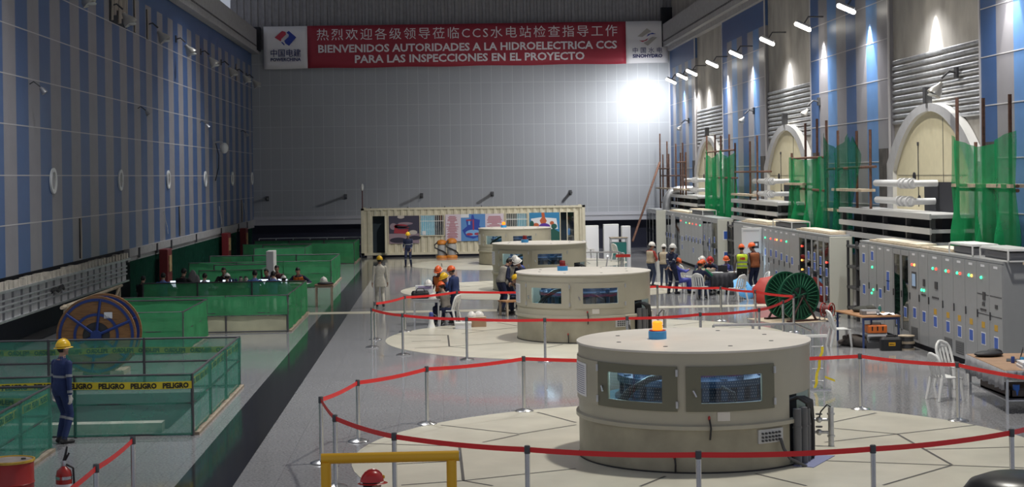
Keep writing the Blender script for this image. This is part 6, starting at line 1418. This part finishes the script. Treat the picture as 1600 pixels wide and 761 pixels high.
# group left of the second enclosure
person('bareheaded man in a grey vest leaning over the brown bench', 1.88, 51.2, -60, pose(lean=24, la=(-.15, .5, .86), ra=(.22, .3, .95), head=(0, 26)), 1.76, 'navy', 'navy', vest='grey', grp=None)
person('man in a white helmet and grey vest behind the bench, farther of two white helmets', 2.35, 52.4, -170, pose(lean=15, la=(-.2, .4, .9), ra=(.2, .4, .9), head=(0, 22)), 1.74, 'navy', 'navy', vest='grey', hat='white')
person('man in dark clothes and white helmet standing right of the bench', 2.62, 51.4, 130, pose(lean=16, la=(-.2, .42, .9), ra=(.2, .4, .9), head=(0, 20)), 1.70, 'navy', 'navy', hat='white')
person('person with a blue helmet bent low over the brown bench', 2.15, 51.9, -120, pose(hip=(0, 0, .84), lean=46, la=(-.15, .6, .70), ra=(.15, .6, .70), head=(0, 12)), 1.66, 'grey', 'navy', hat='blue')
person('seated person in pale blue with a yellow helmet by the second enclosure', 2.55, 50.3, 80, pose(SIT, lean=22, la=(-.16, .40, .66), ra=(.16, .40, .66)), 1.64, 'mid', 'navy', hat='yellow')
# right group
person('man in a red shirt, beige vest and white helmet, looking right', 8.05, 61.4, -55, pose(la=(-.05, .26, 1.08), ra=(.10, .24, 1.02), lp=(-1, -.4, -.4), rp=(1, -.4, -.4), head=(-20, 6)), 1.66, 'red', 'denim', vest='beige', hat='white')
person('man with his back turned in a beige vest and white helmet', 8.55, 61.3, -12, pose(la=(.02, .26, 1.05), ra=(-.02, .24, 1.02), lp=(-1, -.4, -.4), rp=(1, -.4, -.4), head=(-6, 8)), 1.58, 'beige', 'denim', sleeve='navy', vest='beige', hat='white')
person('man in dark navy coveralls and white helmet with hands behind his back', 8.28, 57.3, -40, pose(la=(.03, -.20, .93), ra=(-.03, -.20, .95), lp=(-1, -.5, 0), rp=(1, -.5, 0), lf=(-.16, 0, .09), rf=(.16, .02, .09), head=(-10, 2)), 1.76, 'navy', hat='white', bands=True, vox=.010)
person('seated man in violet-blue overalls and orange helmet looking at a phone', 8.58, 57.5, -78, pose(SIT, lean=-8, la=(-.1, .34, .86), ra=(.1, .34, .88), head=(0, 24)), 1.66, 'purple', hat='orange')
person('seated man in navy and orange helmet with his back to us on a white chair', 8.86, 54.75, -28, pose(SIT, lean=10), 1.72, 'navy', 'denim', hat='orange')
person('seated man in a beige vest with green sleeves and orange helmet', 9.12, 56.1, -40, pose(SIT, lean=14), 1.68, 'green', 'denim', sleeve='green', vest='beige', hat='orange')
person('seated person in a white helmet at the far side of the dark cloth table', 9.45, 58.5, -150, pose(SIT, lean=16, head=(0, 26)), 1.72, 'navy', 'navy', hat='white')
person('person in an orange-red helmet with head bowed at the far side of the table', 9.85, 58.5, 175, pose(SIT, lean=22, head=(0, 34)), 1.76, 'navy', 'navy', hat='red')
person('seated man in violet and navy facing the camera at a laptop', 10.38, 57.9, 150, pose(SIT, lean=10, head=(20, 8)), 1.70, 'purple', 'navy', sleeve='navy', hat='orange', skin='light')
person('man in a neon yellow reflective vest and orange helmet seen from behind', 10.62, 56.2, -4, pose(la=(-.26, .10, .86), ra=(.26, .12, .86), head=(0, 10)), 1.76, 'brown', 'black', sleeve='brown', vest='neon', vest_bands=True, back_text='ABB', hat='orange', vox=.010)
person('man in an orange vest and orange helmet working at the open cabinet', 11.1, 56.35, 25, pose(la=(-.12, .28, 1.0), ra=(.26, .14, .84), lean=6, head=(25, 14)), 1.80, 'maroon', 'navy', vest='rust', hat='orange', skin='brown', vox=.010)
# people at laptops
BK = pose(SIT, hip=(0, -.05, .54), lean=7, la=(-.15, .40, .78), ra=(.15, .40, .78))
LAP = [('man in blue seated leftmost at the desks, seen from behind', -9.15, 53.0, 0, 'mid', None, 1.70), ('person in black standing half bent beside the hung coat', -8.55, 53.3, -20, 'black', None, 1.86), ('man in pale blue shirt in front of the large lit laptop', -7.8, 52.95, -10, 'lilac', None, 1.66),
       ('person in dark clothes facing us past the large lit laptop', -7.45, 55.2, 180, 'black', None, 1.74), ('person with a white helmet seen from behind left of the thermoses', -7.05, 52.9, 0, 'black', 'white', 1.60), ('man in mid blue seen from behind right of the thermoses', -6.15, 52.95, 0, 'mid', None, 1.74),
       ('dark haired person facing left beside the man in mid blue', -5.95, 55.0, 150, 'navy', None, 1.66), ('man in blue seen from behind at the right-hand laptop', -5.55, 52.95, 0, 'mid', None, 1.70), ('person with a white helmet low at the right end of the desks', -5.2, 53.0, 10, 'lilac', 'white', 1.46),
       ('man in dark maroon facing us by the white panel', -5.75, 56.3, 175, 'maroon', None, 1.72), ('dark figure sitting at the far left under the ledge', -9.75, 50.4 + 2.2, -20, 'black', None, 1.62)]
for l, x, y, rz, tp, ht, H in LAP: person(l, x, y, rz, BK, H, tp, 'navy', hat=ht, vox=.013)
person('bareheaded man in an orange vest leaning over the drawing on the desks', -4.85, 55.0, 165, pose(SIT, hip=(0, -.05, .56), lean=20, la=(-.35, .36, .80), ra=(.2, .42, .80), head=(10, 24)), 1.74, 'navy', 'navy', vest='orange', vox=.011)
loose_hat('white hard hat on the desk between the men in blue', 'white', (-5.62, 53.75, .92), .3)
person('man in a red helmet just below the yellow frame at the bottom edge', -.745, 15.45, -62, pose(head=(0, 0), la=(-.2, .1, .82)), 1.53 / 1.03, 'red', 'denim', hat='red', vox=.009)
